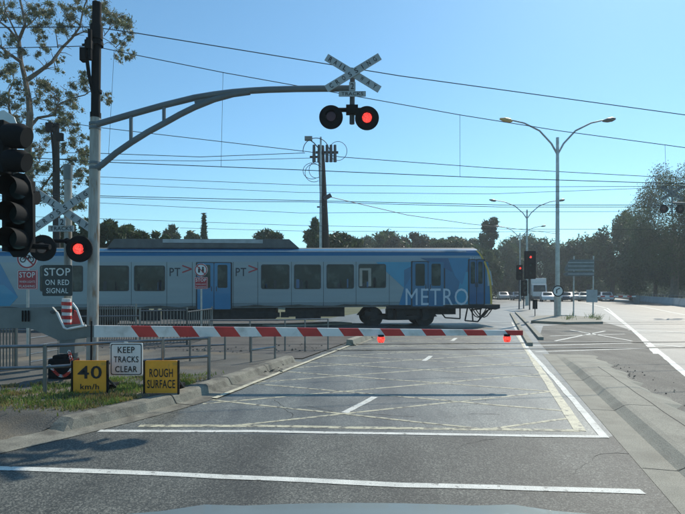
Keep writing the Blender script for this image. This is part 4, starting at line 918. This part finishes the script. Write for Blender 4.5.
tl = [ # px, top, bottom, width, Y, mat, label, shape, n
 (108, 221, 262, 30, 34, 'leaf_dark', 'dark bushy tree at the left just right of the mast', 'round', 9000),
 (130, 224, 262, 34, 36, 'leaf_dark', 'dark tree second right of the mast over the train roof', 'round', 9000),
 (156, 232, 262, 30, 38, 'leaf_mid', 'low dark tree above the left end of the roof equipment', 'round', 6000),
 (80, 214, 262, 36, 33, 'leaf_dark', 'dark bush behind the crossed boards at left', 'round', 9000),
 (40, 235, 268, 60, 36, 'leaf_dark', 'dark shrubbery behind the near signal heads', 'round', 7000),
 (172, 225, 262, 16, 62, 'leaf_dark', 'small pointed tree left of the cypress', 'layer', 3000),
 (191, 230, 262, 18, 62, 'leaf_mid', 'small rounded tree touching the left side of the cypress', 'round', 3000),
 (204, 216, 262, 6.5, 60, 'leaf_dark', 'slim pencil cypress above the train roof', 'cypress', 3500),
 (270, 229, 262, 34, 58, 'leaf_dark', 'flat-topped layered tree right of the cypress', 'layer', 4500),
 (315, 219, 262, 22, 56, 'leaf_mid', 'airy tree top left of the utility pole foot', 'round', 3500),
 (336, 232, 262, 34, 54, 'leaf_dark', 'dark tree behind the utility pole', 'round', 6000),
 (385, 232, 270, 40, 92, 'leaf_mid', 'green tree right of the utility pole over the train', 'round', 6000),
 (357, 238, 270, 26, 95, 'leaf_dark', 'small dark tree beside the gabled roof', 'round', 4000),
 (412, 230, 270, 34, 95, 'leaf_brown', 'brownish round tree above the front windows', 'round', 6000),
 (398, 236, 270, 22, 88, 'leaf_brown', 'smaller brown tree in front of the round one', 'round', 3500),
 (440, 234, 270, 36, 94, 'leaf_mid', 'broad green tree above the metro lettering', 'round', 6000),
 (466, 238, 270, 30, 90, 'leaf_mid', 'low green tree near the train cab', 'round', 5000),
 (349, 238, 268, 30, 102, 'leaf_mid', 'low green tree between the utility pole and the gabled roof', 'round', 5000),
 (371, 237, 268, 30, 104, 'leaf_mid', 'low tree behind the right slope of the gabled roof', 'round', 5000),
 (427, 236, 268, 32, 103, 'leaf_dark', 'dark tree filling the gap right of the brownish tree', 'round', 6000),
 (453, 235, 268, 30, 104, 'leaf_brown', 'olive brown tree between the two green ones over the cab', 'round', 6000),
 (470, 234, 268, 26, 106, 'leaf_dark', 'dark tree just left of the tall conifer', 'round', 5000),
 (487, 217, 262, 22, 92, 'leaf_dark', 'tall dark conifer standing above its neighbours behind the cab', 'layer', 5500),
 (478, 244, 296, 34, 84, 'leaf_mid', 'leafy tree directly behind the train nose', 'round', 7000),
 (503, 240, 298, 36, 110, 'leaf_mid', 'green tree left of the distant red signals', 'round', 7000),
 (517, 228, 296, 30, 120, 'leaf_dark', 'dark tree behind the farthest double lamp', 'round', 7000),
 (540, 236, 298, 44, 112, 'leaf_dark', 'dark tree behind the white truck', 'round', 9000),
 (570, 238, 298, 44, 108, 'leaf_dark', 'dark wide tree behind the direction sign', 'round', 9000),
 (588, 228, 298, 40, 104, 'leaf_mid', 'mid green tree rising right of the nearest lamp', 'round', 8000),
 (612, 218, 300, 50, 96, 'leaf_dark', 'large dark tree at the left foot of the big gum', 'round', 12000),
 (632, 205, 300, 52, 90, 'leaf_mid', 'broad tree left of the big gum crown', 'round', 14000),
]
for px, yt, yb, wpx, Y, m, lb, sh, n in tl:
    if sh == 'round' and 330 < px < 600: wpx *= 1.45; n *= 1.4
    tree('pine_tree' if sh == 'layer' else ('cypress_tree' if sh == 'cypress' else 'tree'), lb, px, yt, yb, wpx, Y, m, int(n*.9), .16+Y*.0022, shape=sh)
tree('gum_tree', 'large gum tree filling the right edge of the view', 674, 158, 290, 104, 74, 'leaf_mid', 60000, .155, nl=40, group='large gums at the right', bark='bark')
tree('gum_tree', 'dark gum tree partly beyond the right edge', 735, 150, 295, 110, 66, 'leaf_dark', 26000, .24, nl=26, group='large gums at the right', bark='bark')
tree('gum_tree', 'lower dark gum in front of the right barrier trees', 655, 225, 298, 80, 82, 'leaf_dark', 20000, .26, nl=22, group='large gums at the right', bark='bark')
tree('gum_tree', 'lower gum behind the concrete barrier at the right edge', 700, 225, 300, 80, 80, 'leaf_dark', 20000, .26, nl=22, group='large gums at the right', bark='bark')
# dark understorey mass closing the horizon
cs = []; rs = []
for k in range(120):
    px = -60+k*8; Y = 118+random.uniform(-6, 25) if px > 480 else 105+random.uniform(-6, 30)
    h = random.uniform(3, 6.5)*(1.25 if px > 560 else 1)
    if 335 < px < 500: h = random.uniform(8.0, 9.4)
    cs.append(((px-CX)/F*Y, Y, h*.5)); rs.append((3.4, 3, h*.62))
o = leaves('undergrowth', cs, rs, 150000, .32, 'leaf_mid', None, .7, seed=3); kind(o, 'stuff')

# big gum with traced limbs at upper left
YG = 28
gx = P(30, 300, YG).x
gt = thing('gum_tree', 'sparse gum tree with bare forking limbs filling the upper left sky', 'tree', (gx, YG, 0))
limbs = [([(31, 300), (30, 200), (28, 150), (30, 115), (29, 100), (25, 78), (21, 62), (19, 40), (25, 25), (22, 8), (17, -12)], .42, .07),
 ([(27, 80), (40, 71), (52, 62), (62, 48), (72, 38), (80, 27), (83, 10), (90, -8)], .20, .05),
 ([(21, 62), (12, 56), (4, 50), (-8, 38)], .16, .08), ([(19, 41), (9, 29), (0, 22), (-10, 18)], .12, .06),
 ([(29, 128), (38, 118), (54, 115), (58, 105), (70, 99), (85, 95), (92, 90)], .16, .03), ([(72, 36), (84, 32), (98, 35), (110, 42), (118, 50)], .07, .02),
 ([(14, 130), (9, 108), (9, 92), (14, 80), (10, 64)], .12, .03), ([(58, 48), (56, 34), (64, 20), (70, 8)], .05, .015), ([(40, 71), (50, 68), (60, 66)], .05, .015),
 ([(83, 12), (95, 4), (108, 2)], .06, .02), ([(30, 212), (42, 188), (54, 172), (66, 165), (74, 160)], .12, .03), ([(30, 175), (40, 160), (40, 140)], .07, .02), ([(25, 28), (36, 18), (44, 8), (50, -6)], .06, .02),
 ([(29, 100), (40, 96), (46, 88)], .04, .012), ([(104, 36), (112, 26), (122, 22), (130, 30)], .04, .012), ([(19, 40), (6, 12), (2, -4)], .09, .03), ([(0, 22), (8, 6), (14, -6)], .05, .02)]
b = MB(); tips = []
for pts, r0, r1 in limbs:
    V = []
    for i, (x, y) in enumerate(pts):
        yo = 0 if i == 0 and pts is limbs[0][0] else random.uniform(-.5, .5); p = P(x, y, YG+yo); 
        if pts is limbs[0][0] and i == 0: p.z = -.1
        V.append(p)
    n = len(V); b.tube(V, [.62*(r0+(r1-r0)*(k/(n-1))**.7) for k in range(n)], 'bark', 7)
    for k in range(1, n):
        for _ in range(2):
            if pts is limbs[0][0] and k < 3: continue
            q = V[k-1].lerp(V[k], random.random()); dlt = Vector((random.uniform(-1, 1), random.uniform(-1, 1), random.uniform(-.4, 1)))
            e = q+dlt*random.uniform(.5, 1.0); b.tube([q, (q+e)/2+Vector((0, 0, .08)), e], [.025, .018, .01], 'bark', 4)
b.build('trunk', gt, smooth=True)
clusters = [(5,10,9),(12,18,8),(40,10,9),(48,18,8),(56,6,8),(66,14,7),(34,30,8),(44,38,6),(30,18,6),(10,40,6),(22,50,5),(60,30,7),(74,22,6),(105,8,9),(112,18,8),(120,22,8),(128,30,6),(100,20,7),(132,38,4),(118,38,6),(124,48,6),(120,58,6),(130,56,5),(60,70,4),(40,55,4),
 (5,75,8),(8,90,9),(14,102,8),(2,100,7),(22,92,5),(40,88,8),(50,94,9),(45,104,8),(60,110,8),(66,118,7),(56,124,8),(72,98,6),(80,86,7),(88,78,6),(76,106,6),(36,84,5),(84,72,4),(106,96,5),(108,101,4),(12,68,6),(60,60,4),(47,48,5),
 (40,135,8),(38,148,7),(72,128,8),(80,136,8),(70,142,7),(84,150,7),(76,156,8),(66,168,7),(80,172,7),(60,150,5),(86,160,6),(90,148,4),(30,160,8),(44,170,8),(52,180,7),(70,185,8),(84,182,6),(34,175,7),(20,118,8),(5,128,7),(28,190,8),(44,198,8),(60,200,8),(78,205,7),(30,70,4),(92,28,6),(88,12,6),(75,4,6),(2,55,5)]
cs, rs = [], []
g = random.Random(4)
for x, y, r_ in clusters:
    for _ in range(7):
        c = P(x+g.uniform(-r_, r_)*1.1, y+g.uniform(-r_, r_)*.8, YG+g.uniform(-1.2, 1.2)); cs.append(tuple(c)); q = r_*.62*g.uniform(.5, 1.25)/F*YG; rs.append((q, q, q*.8))
leaves('crown', cs, rs, 72000, .062, 'leaf_gum', gt, .6, soft=True, flat=.8, seed=9)

# house roof seen behind the utility pole
h = thing('house', 'house with dark gabled roof seen over the train right of the utility pole', 'house', (P(350, 300, 85).x, 85, 0))
c = P(349, 255, 85); x0, x1 = P(332, 0, 85).x, P(367, 0, 85).x
b = MB(); b.box(((x0+x1)/2, 88, 3.2), (x1-x0)*.9, 6, 6.4, 'concrete'); b.build('wall', h)
b = MB(); zt2 = P(0, 240, 85).z; ze = 6.4; xm = (x0+x1)/2
b.prism([(x0, 84.5, ze), (xm, 84.5, zt2), (x1, 84.5, ze)], (0, 7, 0), 'roof_tile'); b.build('roof', h)
b = MB(); b.poly([(xm-2.0, 84.97, 3.2), (xm-.4, 84.97, 3.2), (xm-.4, 84.97, 4.6), (xm-2.0, 84.97, 4.6)], 'glass'); b.build('window', h)

# ------------------------------------------------------------ grass on the verge
def grass(name, region, n, hmin, hmax, m):
    g = np.random.default_rng(len(name)+n); V = []; Fc = []
    k = 0; cl_ = [(g.uniform(r[0], r[2]), g.uniform(r[1], r[3]), g.uniform(.03, .16)) for r in region for _ in range(9)]
    for _ in range(n):
        q = cl_[g.integers(len(cl_))]; p = G(q[0], q[1], .12)+Vector((g.normal()*q[2]*1.4, g.normal()*q[2], 0))
        if p.dot(RN) > -4.5+kdu(p.dot(RD)) and p.y < 12: continue
        hh = g.uniform(hmin, hmax)*(.5+g.random()); a = g.uniform(0, 6.28); w2 = .006+.006*g.random()
        dx, dy = math.cos(a)*w2, math.sin(a)*w2; lx, ly = g.normal()*.35*hh, g.normal()*.35*hh
        V += [(p.x-dx, p.y-dy, .12), (p.x+dx, p.y+dy, .12), (p.x+lx*.5+dx*.7, p.y+ly*.5+dy*.7, .12+hh*.6), (p.x+lx, p.y+ly, .12+hh), (p.x+lx*.5-dx*.7, p.y+ly*.5-dy*.7, .12+hh*.6)]
        Fc.append((k, k+1, k+2, k+3, k+4)); k += 5
    me = bpy.data.meshes.new(name); me.from_pydata(V, [], Fc); me.materials.append(M[m]); o = bpy.data.objects.new(name, me); COL.objects.link(o); kind(o, 'stuff'); return o
grass('green_grass', [(-30, 393, 60, 405), (-30, 396, 90, 410), (45, 385, 75, 404), (60, 392, 80, 412), (106, 384, 145, 394), (112, 376, 148, 388), (178, 376, 202, 388), (178, 380, 190, 392), (95, 398, 125, 407)], 6500, .02, .07, 'grass')
grass('dry_grass', [(-20, 385, 100, 412), (100, 375, 210, 394), (90, 398, 135, 408)], 5000, .02, .06, 'grass_dry')
grass('island_weeds', [(566, 317, 574, 320), (590, 317, 594, 319), (597, 317, 602, 320)], 160, .12, .3, 'grass')
b = MB()

# ------------------------------------------------------------ the car the view is taken from: its bonnet and front
carx = .08
car_ = thing('observing_car', 'pale silver car bonnet along the bottom edge of the view', 'car', (carx, 1.0, 0))
b = MB(); rows = []
for j in range(9):
    y = .42+j*(1.62-.42)/8; row = []
    for i in range(17):
        q = -1+i/8; zz = 1.036-.09*(j/8)**2.2-.010*abs(q)**2.6-.012*j/8; yy = y-(.13*(j/8))*abs(q)**2.0
        if abs(abs(q)-.55) < .07: zz += .010
        row.append((carx-.03+q*.95, yy, zz))
    rows.append(row)
b.grid(rows, 'car_silver'); b.build('bonnet', car_, smooth=True)
b = MB(); last = rows[-1]; r2 = [(x, y+.06, z-.07) for x, y, z in last]; r3 = [(x*1.02, y+.08, .62) for x, y, z in last]; r4 = [(x*1.02, y+.06, .25) for x, y, z in last]
b.grid([last, r2, r3, r4], 'car_silver'); b.build('front_bumper', car_, smooth=True)
b = MB(); b.box((carx, 1.66, .72), .8, .08, .16, 'black'); b.build('grille', car_)
for s in (-1, 1):
    l = MB(); l.box((carx+s*.62, 1.58, .74), .26, .1, .14, 'sign_white'); l.build('headlight', car_)
    l = MB(); l.grid([[(carx+s*.97, y, z) for y, z in ((.42, .905), (1.0, .88), (1.46, .79))], [(carx+s*.99, y, z) for y, z in ((.42, .7), (1.0, .7), (1.44, .6))], [(carx+s*.98, y, z) for y, z in ((.42, .3), (1.0, .62), (1.44, .3))]], 'car_silver'); l.build('wing', car_, smooth=True)
    l = MB(); l.tube([(carx+s*.62, 1.0, .31), (carx+s*.82, 1.0, .31)], .31, 'tyre', 20); l.build('wheel', car_)

# ------------------------------------------------------------ air
hz = MB(); hz.box((0, 300, 10.5), 1410, 1210, 23.2, 'wire'); ho = hz.build('haze'); ho.data.materials.clear()
hm = bpy.data.materials.new('haze'); hm.use_nodes = True; hn = hm.node_tree; hn.nodes.clear(); vo = hn.nodes.new('ShaderNodeVolumePrincipled'); oo = hn.nodes.new('ShaderNodeOutputMaterial')
vo.inputs['Color'].default_value = (.80, .90, .95, 1); vo.inputs['Density'].default_value = HAZE; vo.inputs['Anisotropy'].default_value = .3
hn.links.new(vo.outputs[0], oo.inputs['Volume']); ho.data.materials.append(hm); kind(ho, 'stuff')
